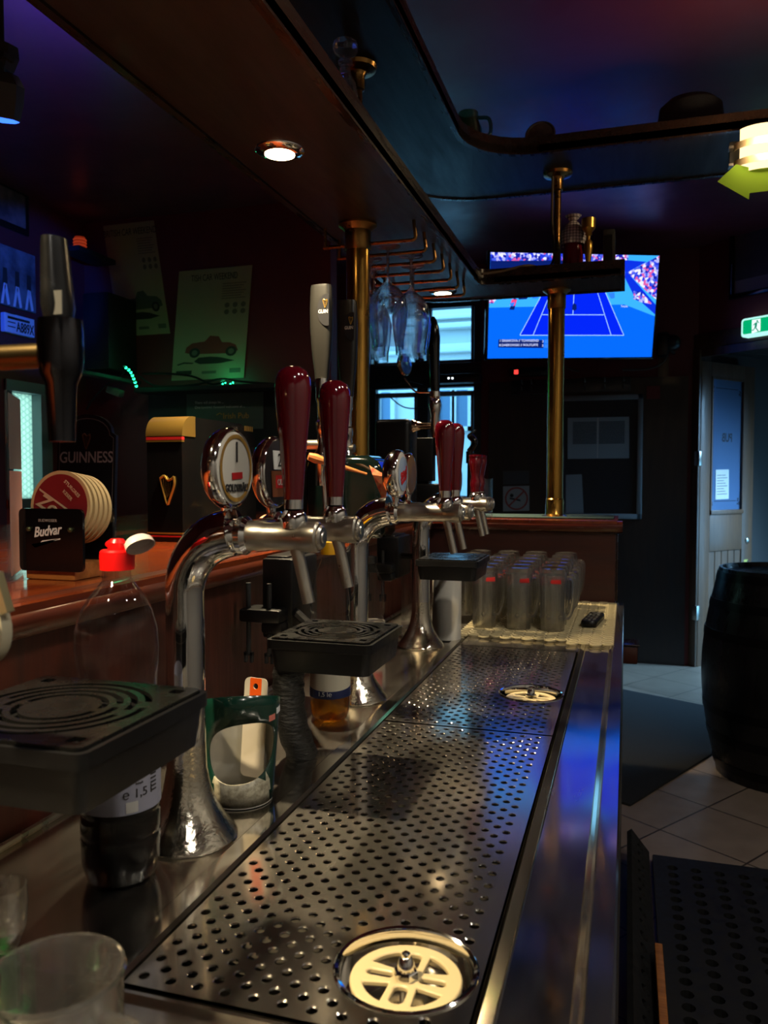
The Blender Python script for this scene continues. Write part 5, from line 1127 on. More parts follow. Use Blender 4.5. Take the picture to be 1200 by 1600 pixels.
for x, y, a_, b_ in ((GX0, GY0, z0h, z1h), (x2, GY1, z0b, z1b)):
    MB().lathe([(0, -.06), (.017, -.06), (.017, .0), (.02, .006), (.02, .02), (.013, .03), (.013, .07), (.016, .075), (.016, .095), (.011, .10), (.012, .14), (.0155, .15), (.0155, a_ - 1.36), (0, a_ - 1.36)], up_at((x, y, 1.36)), 24).build('tap_stem', chrome, gt)
    MB().tube([(-.77, y, 1.40), (x + .02, y, 1.40)], .012, seg=16).build('tap_barrel', satin, gt)
    MB().cyl((x + .004, y, 1.31), (x + .01, y, 1.215), .007).build('spout', chrome, gt)
    grey_handle(gt, x, y, a_, b_)
yB = 2.60
q0, q1 = atY(584, 655, yB), atY(640, 790, yB); bxc = (q0.x + q1.x) / 2
bf = thing('black_font', 'black rounded box font with one long tapering black handle, in front of the far window', 'beer tower', (bxc, yB + .05, BT))
MB().box((q0.x, yB, BT + .001), (q1.x, yB + .11, q0.z), bev=.018, seg=4).build('body', blackp, bf)
hx_ = atY(680, 600, yB + .05).x; zt_ = atY(640, 665, yB).z
MB().lathe([(0, -.004), (.024, -.004), (.024, .0), (.017, .012), (.012, .03), (.0105, .075), (.0, .075)], axis_to((q1.x, yB + .05, zt_), EX), 24).build('tap_barrel', pbr('copper_chrome', lin(190, 160, 136), .1, 1), bf)
zz = lambda py: atY(680, py, yB + .05).z
MB().lathe([(0, zz(684)), (.012, zz(684)), (.0165, zz(672)), (.0165, zz(648)), (.02, zz(642)), (.0225, zz(634)), (.02, zz(626)), (.015, zz(622)), (.019, zz(620)), (.019, zz(612)), (.0145, zz(610)), (.0135, zz(594)), (0, zz(594))], Matrix.Translation((hx_, yB + .05, 0)), 24).build('tap_stem', chrome, bf)
z0_, z1_ = zz(611), zz(494); hh = z1_ - z0_
MB().lathe([(0, 0), (.0155, 0), (.0165, hh * .1), (.018, hh * .42), (.0205, hh * .62), (.0215, hh * .72), (.018, hh * .86), (.0105, hh * .955), (.004, hh * .995), (0, hh)], axis_to((hx_, yB + .05, z0_), (-.03, 0, 1)), 28).build('tap_handle', blackg, bf)
MB().lathe([(0, 0), (.0125, 0), (.0105, .06), (.008, .06), (.007, .002)], axis_to((hx_ + .006, yB + .05, zz(684)), (.0, 0, -1)), 20).build('spout', blackp, bf)
bq = atY(632, 570, yB + .05)
MB().lathe([(0, -.007), (.045, -.007), (.05, 0), (.045, .007), (0, .007)], axis_to(bq, (1, -.12, 0)) @ Matrix.Diagonal((1.12, .75, 1, 1)), 36).build('badge', pbr('badge_rim', lin(150, 110, 80), .2, 1), bf)
MB().lathe([(0, .0078), (.040, .0078), (.042, .0072)], axis_to(bq, (1, -.12, 0)) @ Matrix.Diagonal((1.12, .75, 1, 1)), 36).build('badge_face', pbr('badge_blue_face', lin(70, 120, 220), .15, coat=.8), bf)
MB().tube(smooth_path([bq + V((.0, 0, -.045)), bq + V((.012, 0, -.06)), bq + V((.04, 0, -.092)), V((hx_ - .01, yB + .05, zz(613)))], 5), .003, seg=8).build('badge_arm', chrome, bf)

# blurred tap close to the camera at the left edge
yN = .56
q = atY(95, 560, yN); xN, zN = q.x, q.z
nt2 = thing('beer_tower', 'blurred copper and brass tower with a black handle and a green oval badge', 'beer tower', (-.66, .50, KZ))
MB().lathe([(0, .001), (.045, .001), (.043, .012), (.03, .03), (.026, .05), (.026, .40), (.034, .43), (.036, .47), (.028, .52), (.0, .535)], up_at((-.66, .50, KZ)), 32).build('column', pbr('copper_lacquer', lin(150, 84, 44), .18, .9), nt2)
MB().lathe([(0, -.01), (.0125, -.01), (.0115, .02), (.0105, xN + .655), (.0, xN + .655)], axis_to((-.655, yN, zN + .003), EX), 24).build('tap_barrel', pbr('dark_brass', lin(84, 70, 44), .3, 1), nt2)
zq = lambda py: atY(95, py, yN).z
MB().lathe([(0, zq(690)), (.0105, zq(690)), (.0125, zq(600)), (.0165, zq(585)), (.0185, zq(560)), (.0185, zq(520)), (.0175, zq(500)), (0, zq(500))], Matrix.Translation((xN, yN, 0)), 28).build('tap_body', pbr('dark_chrome', lin(70, 70, 74), .14, 1), nt2)
hM = axis_to((xN - .001, yN, zq(502)), (-.05, 0, 1)); hh = zq(372) - zq(502)
MB().lathe([(0, 0), (.014, 0), (.0165, .012), (.0155, hh * .4), (.0135, hh * .85), (.0125, hh), (0, hh)], hM, 28, sy=.7).build('tap_handle', pbr('handle_black', lin(16, 16, 16), .25, noise=.05), nt2)
MB().prism([(-.006, .003), (.012, .003), (.012, .022), (-.006, .022)], frame((xN, yN - .0118, zq(502)), EX, EZ), .001).build('handle_label', pbr('label_dull', lin(86, 86, 82), .4), nt2)
bq = atY(-22, 985, .50)
obg = pbr('oval_green', lin(14, 58, 34), .3)
Mo = frame(bq, EX, EZ) @ Matrix.Diagonal((1, 1.45, 1, 1))
MB().lathe([(0, -.008), (.018, -.008), (.019, -.002), (.019, .004), (.017, .005), (0, .004)], Mo, 40).build('oval_badge', pbr('oval_rim', lin(200, 190, 160), .3, .4), nt2)
MB().lathe([(0, .0052), (.0168, .0052), (.0172, .0048)], Mo, 40).build('badge_face', obg, nt2)
MB().box((bq.x - .016, bq.y - .0062, bq.z - .0075), (bq.x + .0166, bq.y - .0055, bq.z + .0075)).build('dark_band', blackm, nt2)
text('badge_lettering', 'S', .012, frame(bq + V((.0128, -.0066, 0)), EX, EZ), whitetxt, nt2, bold=.0004)
MB().prism([(-.04, .0), (.012, .0), (.022, -.03), (.016, -.032), (.007, -.007), (-.04, -.007)], frame(bq + V((.002, .004, .046)), EX, EZ), .008).build('badge_frame', pbr('frame_gold', lin(180, 170, 130), .3, .8), nt2)
MB().cyl(bq + V((0, .006, 0)), V((-.66, .50, bq.z)), .008).build('badge_arm', brassd, nt2)

# ================================================================== BOTTLES, CUPS, GLASSES
pet = thin_glass('pet_plastic', (.92, .92, .92), .025, .95, .04)
cola = pbr('cola', lin(8, 4, 3), .15, spec=.12)
juice = thick_glass('apple_juice', (.95, .62, .16), .35, 1.33)
def rolled(R, z0, z1, a0, a1, at, n=40, off=.0006, top=None):
    t = MB(); a_, b_ = [], []
    for i in range(n + 1):
        a = a0 + (a1 - a0) * i / n; zt = top(i / n) if top else z1
        a_.append(t.bm.verts.new((at[0] + (R + off) * math.cos(a), at[1] + (R + off) * math.sin(a), z0))); b_.append(t.bm.verts.new((at[0] + (R + off) * math.cos(a), at[1] + (R + off) * math.sin(a), zt)))
    for i in range(n): f = t.bm.faces.new((a_[i], a_[i + 1], b_[i + 1], b_[i])); f.smooth = True
    return t
def face_cam(x, y): return math.atan2(-y, -x)
# cola bottle with flip cap
bx_, by_ = -.541, .762; R_ = .0435; h_ = .366
b1 = thing('plastic_bottle', 'large clear cola bottle with an open red flip cap, beside the nearest chrome tower', 'bottle', (bx_, by_, KZ))
pA = [(0, .012), (.018, .004), (.030, .0), (.038, .006), (.0425, .022), (R_, .05), (.0425, .054), (R_, .058), (R_, .075), (.0425, .079), (R_, .083), (R_, .20), (.0415, .212), (.0425, .228), (.0445, .243), (.0455, .262), (.044, .283), (.0385, .303), (.031, .317), (.0206, .330), (.0150, .338), (.0145, .344), (.0145, h_ - .01)]
def dent(mb, cx0, cy0, z0, z1, n, amp):
    for v in mb.bm.verts:
        if z0 < v.co.z < z1:
            a = math.atan2(v.co.y - cy0, v.co.x - cx0); k = 1 + amp * math.cos(n * a) * math.sin(PI * (v.co.z - z0) / (z1 - z0)); v.co.x = cx0 + (v.co.x - cx0) * k; v.co.y = cy0 + (v.co.y - cy0) * k
    return mb
def fine(pr, n=4): return [(pr[i][0] + (pr[i + 1][0] - pr[i][0]) * k / n, pr[i][1] + (pr[i + 1][1] - pr[i][1]) * k / n) for i in range(len(pr) - 1) for k in range(n)] + [pr[-1]]
dent(MB().lathe(fine(pA), up_at((bx_, by_, KZ)), 48), bx_, by_, KZ + .215, KZ + .335, 5, .045).build('body', pet, b1)
MB().lathe([(0, .013), (.018, .005), (.030, .001), (.0375, .007), (.042, .022), (R_ - .0006, .05), (.042, .054), (R_ - .0006, .058), (R_ - .0006, .075), (.042, .079), (R_ - .0006, .083), (R_ - .0006, .098), (0, .098)], up_at((bx_, by_, KZ)), 40).build('cola', cola, b1)
lbl = pbr('label_lilac', lin(168, 168, 184), .4); fc = face_cam(bx_, by_)
rolled(R_, KZ + .086, KZ + .198, fc - PI * .98, fc + PI * .98, (bx_, by_), 60).build('label', lbl, b1)
Mlb = Matrix.Translation((bx_, by_, KZ)) @ Matrix.Rotation(fc + PI / 2, 4, 'Z') @ Matrix(((1, 0, 0, 0), (0, 0, -1, 0), (0, 1, 0, 0), (0, 0, 0, 1)))
tb = lambda s, sz, dx, z, **k: text('label_print', s, sz, Mlb @ Matrix.Translation((0, z, 0)) @ Matrix.Rotation(dx / R_, 4, 'Y'), inkd, b1, bend=(R_, .0008), **k)
tb('℮ 1,5 l', .0135, .019, .108); tb('.................', .006, .022, .150); tb('wwww ww ww', .0036, .024, .146); tb('Inhalt', .004, .02, .119); tb('2', .011, .013, .125); tb('mmmm mmmm mm', .0036, .024, .155); tb('mm mmm mmm', .0036, .024, .142); tb('ww ww', .007, .02, .134)
for k in range(3): rolled(R_ + .0006, KZ + .150 + k * .006, KZ + .153 + k * .006, fc + .25, fc + .95, (bx_, by_), 10).build('label_stripe', navy, b1)
t = MB()
for k in range(9): 
    tt_ = rolled(R_ + .0005, KZ + .105 + k * .0045, KZ + .107 + k * .0045, fc + .78, fc + 1.0, (bx_, by_), 4)
    mp_ = {v: t.bm.verts.new(v.co) for v in tt_.bm.verts}
    for f in tt_.bm.faces: t.bm.faces.new([mp_[v] for v in f.verts])
    tt_.bm.free()
t.build('barcode', inkd, b1)
rolled(R_ + .0004, KZ + .088, KZ + .100, fc + .12, fc + .42, (bx_, by_), 8).build('deposit_mark', paper, b1)
cred = pbr('cap_red', lin(214, 14, 14), .3)
cp_ = MB().lathe([(.0148, h_ - .018), (.0185, h_ - .018), (.019, h_ - .004), (.0185, h_ + .002), (.0165, h_ + .004), (.010, h_ + .004), (.010, h_ + .012), (.007, h_ + .016), (0, h_ + .016)], up_at((bx_, by_, KZ)), 32).build('cap', cred, b1)
MB().ball((bx_ - .003, by_, KZ + h_ + .010), .009, sc_=(1.2, 1, .6)).build('cap_spout', cred, cp_)
Mlid = axis_to((bx_ + .030, by_ - .002, KZ + h_ + .011), (.62, -.25, -.75))
MB().lathe([(0, -.007), (.013, -.0065), (.0165, -.003), (.0175, .004), (.016, .004), (.0145, -.002), (0, -.004)], Mlid, 28, sy=.8).build('flip_lid', pbr('lid_translucent', lin(222, 200, 186), .35), cp_)
# apple juice bottle
bx_, by_ = -.525, 1.385; R_ = .0375; h_ = .328
b2 = thing('plastic_bottle', 'clear apple juice bottle with navy and cream label, behind the middle drip catcher', 'bottle', (bx_, by_, KZ))
pB = [(0, .012), (.016, .004), (.026, .0), (.033, .006), (.0365, .02), (R_, .04), (R_, .185), (.0355, .195), (.0372, .206), (.0375, .216), (.035, .237), (.028, .271), (.017, .295), (.0138, .305), (.0135, .310), (.0135, h_ - .012)]
dent(MB().lathe(fine(pB), up_at((bx_, by_, KZ)), 48), bx_, by_, KZ + .21, KZ + .30, 6, .05).build('body', pet, b2)
MB().lathe([(0, .013), (.016, .005), (.026, .001), (.0325, .007), (.036, .02), (R_ - .0006, .04), (R_ - .0006, .085), (0, .085)], up_at((bx_, by_, KZ)), 40).build('juice', juice, b2)
fc = face_cam(bx_, by_)
rolled(R_, KZ + .046, KZ + .07, fc - 2.6, fc + 2.6, (bx_, by_), 60, top=lambda u: KZ + .074 - .014 * math.sin(PI * min(1, u * 1.0)) ).build('navy_label', navy, b2)
rolled(R_, KZ + .06, KZ + .125, fc - 2.6, fc + 2.6, (bx_, by_), 60, off=.0004).build('cream_label', pbr('label_cream', lin(226, 216, 190), .5), b2)
Mlb = Matrix.Translation((bx_, by_, KZ)) @ Matrix.Rotation(fc + PI / 2, 4, 'Z') @ Matrix(((1, 0, 0, 0), (0, 0, -1, 0), (0, 1, 0, 0), (0, 0, 0, 1)))
text('label_print', '1,5 l℮', .0115, Mlb @ Matrix.Translation((0, .0545, 0)) @ Matrix.Rotation(-.010 / R_, 4, 'Y'), whitetxt, b2, bend=(R_, .001))
MB().lathe([(.0138, h_ - .02), (.0165, h_ - .02), (.0168, h_), (.0155, h_ + .003), (0, h_ + .003)], up_at((bx_, by_, KZ)), 28).build('cap', pbr('cap_yellow', lin(222, 160, 20), .35), b2)
# small bottle behind the middle tower
bx_, by_ = -.618, 1.93
b3 = thing('plastic_bottle', 'small clear bottle with a red and white label, half hidden behind the middle tower', 'bottle', (bx_, by_, KZ))
MB().lathe([(0, .008), (.02, 0), (.03, .004), (.034, .02), (.034, .085), (.029, .098), (.0335, .112), (.034, .15), (.029, .185), (.016, .215), (.0125, .222), (.0125, .24)], up_at((bx_, by_, KZ)), 32).build('body', pet, b3)
rolled(.034, KZ + .03, KZ + .085, 0, 2 * PI, (bx_, by_), 40).build('label', pbr('label_white', lin(214, 206, 196), .5), b3); fc = face_cam(bx_, by_)
rolled(.0344, KZ + .04, KZ + .08, fc + .1, fc + .9, (bx_, by_), 12).build('red_panel', redp, b3)
MB().lathe([(.0128, .232), (.015, .232), (.015, .25), (0, .252)], up_at((bx_, by_, KZ)), 24).build('cap', blackp, b3)
# green enamel scoop-cut cup with the orange opener card in it
cx_, cy_ = -.513, 1.000; cH = .156; r0, r1 = .045, .057; fc = face_cam(cx_, cy_)
cupo = thing('scoop_cup', 'dark green enamel cup with a white inside and a large scooped opening, on the ledge', 'cup', (cx_, cy_, KZ))
W2 = PI * .0 + PI
pts = [(-PI, 0), (PI, 0), (PI, cH), (-PI, cH)]
outer = [(-PI + 2 * PI * i / 72, 0) for i in range(72)] + [(PI, cH * i / 8) for i in range(8)] + [(PI - 2 * PI * i / 72, cH) for i in range(72)] + [(-PI, cH - cH * i / 8) for i in range(8)]
hole = [(.02 + (1.12 if math.cos(a) > 0 else 1.05) * abs(math.cos(a)) ** .85 * (1 if math.cos(a) > 0 else -1), .075 + .042 * abs(math.sin(a)) ** .9 * (1 if math.sin(a) > 0 else -1) + .008 * math.cos(a)) for a in [2 * PI * i / 48 for i in range(48)]]
sc_z = 20.0; inner_pts = []
for i in range(1, 72):
    for j in range(1, 10):
        a, z = -PI + 2 * PI * i / 72, cH * j / 10
        if abs(((a - .02) / 1.25)) ** 2 + ((z - .075) / .055) ** 2 > 1: inner_pts.append((a, z * sc_z))
co, fa = cdt([[(a, z * sc_z) for a, z in outer], [(a, z * sc_z) for a, z in hole]], inner_pts)
t = MB(); bv = []
for p in co:
    a, z = p[0], p[1] / sc_z; z *= 1 - .24 * (1 - math.cos(a)) / 2 * max(0, (z / cH - .3) / .7); r_ = r0 + (r1 - r0) * z / cH; bv.append(t.bm.verts.new((cx_ + r_ * math.cos(fc + a), cy_ + r_ * math.sin(fc + a), KZ + .0036 + z)))
for f in fa: q_ = t.bm.faces.new([bv[i] for i in f]); q_.smooth = True; zc = sum(co[i][1] / sc_z for i in f) / len(f); ac = sum(co[i][0] for i in f) / len(f); q_.material_index = 2 if (zc < .028 + .012 * abs(ac - .05) and abs(ac - .05) < .95) else 0
bmesh.ops.remove_doubles(t.bm, verts=t.bm.verts[:], dist=1e-5)
o_ = t.build('shell', [greenl, pbr('inner_enamel', lin(150, 147, 136), .3), pbr('enamel_speckled', lin(206, 198, 170), .4, color2=lin(150, 140, 116), nscale=160)], cupo, 60)
sm = o_.modifiers.new('s', 'SOLIDIFY'); sm.thickness = .0022; sm.offset = -1; sm.material_offset = 1; sm.material_offset_rim = 0
if sum(f.normal.dot(f.center - V((0, 0, f.center.z))) for f in o_.data.polygons) < 0: o_.data.flip_normals()
MB().lathe([(0, .0036), (r0 - .002, .0036), (r0 - .001, .0012), (0, .0006)], up_at((cx_, cy_, KZ)), 40).build('bottom', white, cupo)
rolled(r1 - .003, KZ + .118, KZ + .134, fc + .78, fc + 1.04, (cx_, cy_), 8, off=.0004).build('round_badge', pbr('badge_pink', lin(210, 120, 104), .4), cupo)
rolled(r1 - .0025, KZ + .124, KZ + .142, fc + 1.10, fc + 1.45, (cx_, cy_), 8, off=.0004).build('white_script', whitetxt, cupo)
Mop = frame((cx_ + .002, cy_ + .028, KZ + .02), (.95, -.1, 0), (-.1, .12, 1))
op = thing('bottle_opener', 'orange and white bar opener standing in the green scoop cup', 'opener', Mop @ V((0, 0, 0)))
MB().holed(rrect(-.019, .0, .019, .141, .008), [circ(0, .129, .0042, 16)], Mop, .002).build('blade', pbr('opener_white', lin(210, 200, 180), .35), op)
MB().holed(rrect(-.0095, .085, .0095, .1408, .002), [circ(0, .129, .0042, 16)], Mop @ up_at((0, 0, .0006)), .0005).build('orange_stripe', pbr('opener_orange', lin(240, 92, 14), .4), op)
# white cylinder
cx_, cy_ = -.475, 2.17
tag(MB().lathe([(0, .0), (.036, 0), (.040, .003), (.0405, .19), (.0395, .192), (.038, .19), (.038, .006), (0, .005)], up_at((cx_, cy_, KZ)), 40).build('white_jar', white, None, loc=(cx_, cy_, KZ)), 'tall plain white cylindrical jar under the far drip catcher', 'jar')
# two tall glasses left of the white jar
MB_g = None
for x, y, lab in ((-.622, 2.335, 'tall clear beer glass left of the far chrome tower, nearer the bar panel'), (-.565, 2.40, 'tall clear beer glass directly behind the far chrome tower')):
    if MB_g is None:
        MB_g = MB().lathe([(0, .004), (.028, .0), (.031, .004), (.031, .16), (.033, .185), (.0315, .185), (.0295, .16), (.029, .012), (0, .010)], up_at((x, y, KZ)), 32).build('beer_glass', thick_glass('tall_glass', (.97, .97, .97), .35), None, loc=(x, y, KZ)); tag(MB_g, lab, 'glass', 'tall beer glasses behind the far tower')
    else: copy_tree(MB_g, (x, y, KZ), label=lab)
# beer mugs upside down on the ring mat
def cut_glass(name, k, refl, edge, haze):
    m, nt, o = base(name); L = nt.links
    t = nd(nt, 'ShaderNodeBsdfTransparent', Color=(.97, .97, .95, 1)); g = nd(nt, 'ShaderNodeBsdfGlass', Color=(.99, .99, .97, 1), Roughness=0.0, IOR=1.45); gs = nd(nt, 'ShaderNodeBsdfGlossy', Color=(1, 1, 1, 1), Roughness=.03)
    lw = nd(nt, 'ShaderNodeLayerWeight', Blend=.5); pw = nd(nt, 'ShaderNodeMath', operation='POWER'); pw.inputs[1].default_value = 2.2; ml = nd(nt, 'ShaderNodeMath', operation='MULTIPLY_ADD'); ml.inputs[1].default_value = edge; ml.inputs[2].default_value = refl
    L.new(lw.outputs['Facing'], pw.inputs[0]); L.new(pw.outputs[0], ml.inputs[0])
    a = nd(nt, 'ShaderNodeMixShader'); L.new(ml.outputs[0], a.inputs[0]); L.new(t.outputs[0], a.inputs[1]); L.new(gs.outputs[0], a.inputs[2])
    b = nd(nt, 'ShaderNodeMixShader', Fac=k); L.new(a.outputs[0], b.inputs[1]); L.new(g.outputs[0], b.inputs[2])
    d = nd(nt, 'ShaderNodeBsdfDiffuse', Color=(1, .98, .94, 1)); c = nd(nt, 'ShaderNodeMixShader', Fac=haze); L.new(b.outputs[0], c.inputs[1]); L.new(d.outputs[0], c.inputs[2]); L.new(c.outputs[0], o.inputs[0]); return m  # trace of white haze mixed in to lift the mugs
mg_ = cut_glass('mug_glass', .55, .13, .9, .012)
def mug(loc):
    r = thing('beer_mug', '', 'mug', loc, 'upside-down beer mugs on the white ring mat'); x, y, z = loc; n = 40; H_ = .182
    t = MB(); prof = [(.0315, 0), (.0335, .0), (.0345, .004), (.0345, .03), (.035, .055), (.0355, .122), (.038, .136), (.0395, .15), (.0395, .168), (.036, .180), (.026, .182), (0, .179)]
    inner = [(0, .160), (.030, .160), (.0335, .150), (.0325, .12), (.032, .06), (.0315, 0)]
    rings = []
    for r_, zz_ in prof + inner:
        if r_ == 0: rings.append([t.bm.verts.new((x, y, z + zz_))]); continue
        rg = []
        for i in range(n):
            a = 2 * PI * i / n; k = 1.0
            if (r_, zz_) in prof and .05 < zz_ < .13: k = 1.03 * math.cos(PI / 10) / math.cos(a % (PI / 5) - PI / 10)
            rg.append(t.bm.verts.new((x + r_ * k * math.cos(a), y + r_ * k * math.sin(a), z + zz_)))
        rings.append(rg)
    for k in range(len(rings) - 1):
        a, b = rings[k], rings[k + 1]
        if len(a) == 1 and len(b) == 1: continue
        for i in range(n):
            j = (i + 1) % n
            if len(b) == 1: f = t.bm.faces.new((a[i], a[j], b[0]))
            elif len(a) == 1: f = t.bm.faces.new((a[0], b[j], b[i]))
            else: f = t.bm.faces.new((a[i], a[j], b[j], b[i]))
            f.smooth = True
    bmesh.ops.remove_doubles(t.bm, verts=t.bm.verts[:], dist=1e-6)
    t.build('body', mg_, r, 24)
    MB().tube(smooth_path([(x + .034, y, z + .150), (x + .056, y, z + .150), (x + .061, y, z + .125), (x + .058, y, z + .075), (x + .048, y, z + .04), (x + .0335, y, z + .035)], 5), .0062, seg=12).build('handle', mg_, r)
    t = MB()
    for k in range(6): 
        a = -PI / 2 - .3 + k * .12; t.tube(smooth_path([(x + .0402 * math.cos(a), y + .0402 * math.sin(a), z + .140), (x + .0402 * math.cos(a + .06), y + .0402 * math.sin(a + .06), z + .150), (x + .0402 * math.cos(a + .1), y + .0402 * math.sin(a + .1), z + .138)], 3), .0018, seg=6)
    t.build('red_logo', pbr('mug_red', lin(200, 40, 36), .5), r)
    for k in range(4): a = -PI / 2 + (k - 1.5) * 1.0; MB().ball((x + .035 * math.cos(a), y + .035 * math.sin(a), z + .042), .0065, sc_=(1, .6, 1.2) if abs(math.cos(a)) < .5 else (.6, 1, 1.2), seg=10).build('dimple', mg_, r)
    return r
mx0 = [-.497, -.400, -.300, -.200]; rows = [2.35 + .098 * i for i in range(6)]
cn = ['first', 'second', 'third', 'fourth']; rwn = ['front row', 'second row', 'third row', 'fourth row', 'fifth row', 'back row']
m0 = None
for j, y in enumerate(rows):
    for i, x in enumerate(mx0):
        if i == 0 and j < 2: continue
        lab = 'upturned beer mug, %s in the %s counted from the white jar' % (cn[i - (1 if j == 0 else 0)], rwn[j])
        xx = x + random.uniform(-.003, .003); yy = y + random.uniform(-.003, .003); rz = random.choice([.6, .75, .5]) if i < 3 else random.uniform(.15, .45)
        if m0 is None: m0 = mug((xx, yy, KZ + .0080)); m0['label'] = lab; m0.rotation_euler.z = rz
        else: copy_tree(m0, (xx, yy, KZ + .0080), rz, lab)
# white ring mat under the mugs
t = MB()
nx, ny = 14, 28
for j in range(ny):
    for i in range(nx):
        x = -.440 + i * .0305; y = 2.185 + j * .0275 + (.0137 if i % 2 else 0)
        if y > 2.94: continue
        if y < 2.21 and i < 10: continue
        n = 14; zt_ = KZ + .0075; zb_ = KZ + .0037
        O, I = [], []
        for k in range(n):
            a = 2 * PI * k / n; O.append((x + .0160 * math.cos(a), y + .0124 * math.sin(a))); I.append((x + .0118 * math.cos(a), y + .0082 * math.sin(a)))
        A_ = [t.bm.verts.new((p[0], p[1], zt_)) for p in O]; B_ = [t.bm.verts.new((p[0], p[1], zt_)) for p in I]; C_ = [t.bm.verts.new((p[0], p[1], zb_)) for p in O]; D_ = [t.bm.verts.new((p[0], p[1], zb_)) for p in I]
        for k in range(n):
            l = (k + 1) % n; t.bm.faces.new((A_[k], A_[l], B_[l], B_[k])); t.bm.faces.new((C_[k], C_[l], A_[l], A_[k])); t.bm.faces.new((B_[k], B_[l], D_[l], D_[k]))
matm = pbr('mat_cream', lin(206, 190, 146), .5)
tag(t.build('ring_mat', matm, None, loc=(-.24, 2.55, KZ)), 'cream bar mat of linked rings under the upturned mugs', 'mat')
# remote control
rc = thing('remote_control', 'black remote control lying on the cream ring mat right of the mugs', 'remote control', (-.093, 2.50, KZ + .008))
Mr = Matrix.Translation((-.093, 2.50, KZ + .0080)) @ Matrix.Rotation(-.12, 4, 'Z')
t = MB(); a = rrect(-.021, -.085, .021, .085, .014, 5); b = rrect(-.0235, -.088, .0235, .088, .016, 5); n = len(a)
rings = [[t.bm.verts.new(Mr @ V((p[0], p[1], z))) for p in rg] for rg, z in ((a, 0), (b, .006), (b, .014), (a, .0195))]
for k in range(3):
    for i in range(n): t.bm.faces.new((rings[k][i], rings[k][(i + 1) % n], rings[k + 1][(i + 1) % n], rings[k + 1][i]))
t.bm.faces.new(rings[0][::-1]); t.bm.faces.new(rings[-1]); t.build('case', blackp, rc)
kb = pbr('key_grey', lin(120, 116, 108), .5)
for j in range(6):
    for i in range(3):
        MB().lathe([(0, 0), (.0042, 0), (.0042, .0018), (.0035, .0024), (0, .0024)], Mr @ up_at((-.012 + i * .012, -.07 + j * .020, .0195)) @ Matrix.Diagonal((1, .8, 1, 1)), 10).build('key', kb if (i + j) % 2 else pbr('key_dark', lin(60, 58, 56), .5), rc)
MB().lathe([(.007, 0), (.0125, 0), (.0125, .0022), (.007, .0022)], Mr @ up_at((0, .064, .0195)), 20).build('key_ring', kb, rc)
# foreground mug, small glass and green liqueur glass at the bottom left
q = atD(86, 1520, .52); mz = q.z
fm = thing('beer_mug', 'large blurred glass mug with a handle close up in the bottom left corner', 'mug', (q.x, q.y, KZ))
H_ = mz - KZ
MB().lathe([(0, .0), (.038, .0), (.041, .006), (.0425, .03), (.0425, H_ - .006), (.0445, H_ - .002), (.0435, H_ + .001), (.0415, H_), (.039, H_ - .006), (.038, .022), (.034, .016), (0, .016)], up_at((q.x, q.y, KZ + .0008)), 48).build('body', mg_, fm)
MB().tube(smooth_path([(q.x + .042, q.y - .006, KZ + H_ - .02), (q.x + .066, q.y - .010, KZ + H_ - .02), (q.x + .078, q.y - .011, KZ + H_ - .032), (q.x + .078, q.y - .011, KZ + .05), (q.x + .066, q.y - .01, KZ + .03), (q.x + .0425, q.y - .006, KZ + .03)], 6), .0065, seg=14).build('handle', mg_, fm)
rolled(.0428, KZ + .045, KZ + .068, face_cam(q.x, q.y) - 1.15, face_cam(q.x, q.y) - .45, (q.x, q.y), 12).build('red_print', redp, fm)
q = atD(2, 1392, .66)
sg_ = thing('liqueur_glass', 'small rounded glass with a green foot at the left edge above the big mug', 'glass', (q.x, q.y, KZ))
zz_ = q.z - KZ
MB().lathe([(.0, zz_ - .05), (.012, zz_ - .048), (.019, zz_ - .03), (.0205, zz_ - .012), (.0195, zz_ + .004), (.0188, zz_ + .004), (.0195, zz_ - .012), (.018, zz_ - .03), (.0, zz_ - .046)], up_at((q.x, q.y, KZ)), 32).build('bowl', mg_, sg_)
MB().lathe([(0, .0008), (.02, .0008), (.02, .003), (.011, .006), (.010, zz_ - .05), (0, zz_ - .048)], up_at((q.x, q.y, KZ)), 24).build('foot', pbr('green_plastic', lin(30, 84, 40), .35), sg_)

# ------------------------------------------------------------------ odds and ends on the bar behind the towers
yM = 2.80
q0, q1 = atY(640, 752, yM), atY(676, 684, yM)
mo = thing('till_monitor', 'dark till screen on a block base, in front of the lower window pane', 'till', ((q0.x + q1.x) / 2, yM, BT))
MB().box((q0.x, yM, q0.z), (q1.x, yM + .05, q1.z), bev=.004).build('screen_case', blackp, mo)
q2, q3 = atY(642, 792, yM), atY(690, 756, yM)
MB().box((q2.x, yM - .02, BT + .001), (q3.x, yM + .13, q3.z), bev=.006).build('base', blackp, mo)
MB().box(((q0.x + q1.x) / 2 - .02, yM + .02, q3.z - .002), ((q0.x + q1.x) / 2 + .02, yM + .04, q0.z + .01)).build('neck', blackm, mo)
yS = 2.86
qq = lambda a, b: atY(a, b, yS)
sv = thing('hooked_pourer', 'black rod with a hooked top standing on the bar in front of the window', 'bar tool', (qq(733, 790).x, yS, BT))
MB().tube([V((qq(733, 790).x, yS, BT + .002)), qq(734, 722)], .0085, seg=14).build('rod', blackg, sv)
MB().tube([qq(733.5, 724), qq(733.5, 705)], .0125, seg=14).build('sleeve', blackg, sv)
MB().tube(smooth_path([qq(733, 706), qq(739, 698), qq(742, 690), qq(737, 684), qq(733, 681), qq(738, 676), qq(744, 672)], 5), [.011] * 8 + [.012] * 10 + [.010, .009, .008, .007, .006, .005, .004, .003, .003, .003, .003, .003, .003], seg=12).build('hook', blackg, sv)
MB().tube([qq(737, 708), qq(746, 712)], .003, seg=8).build('pin', blackm, sv)
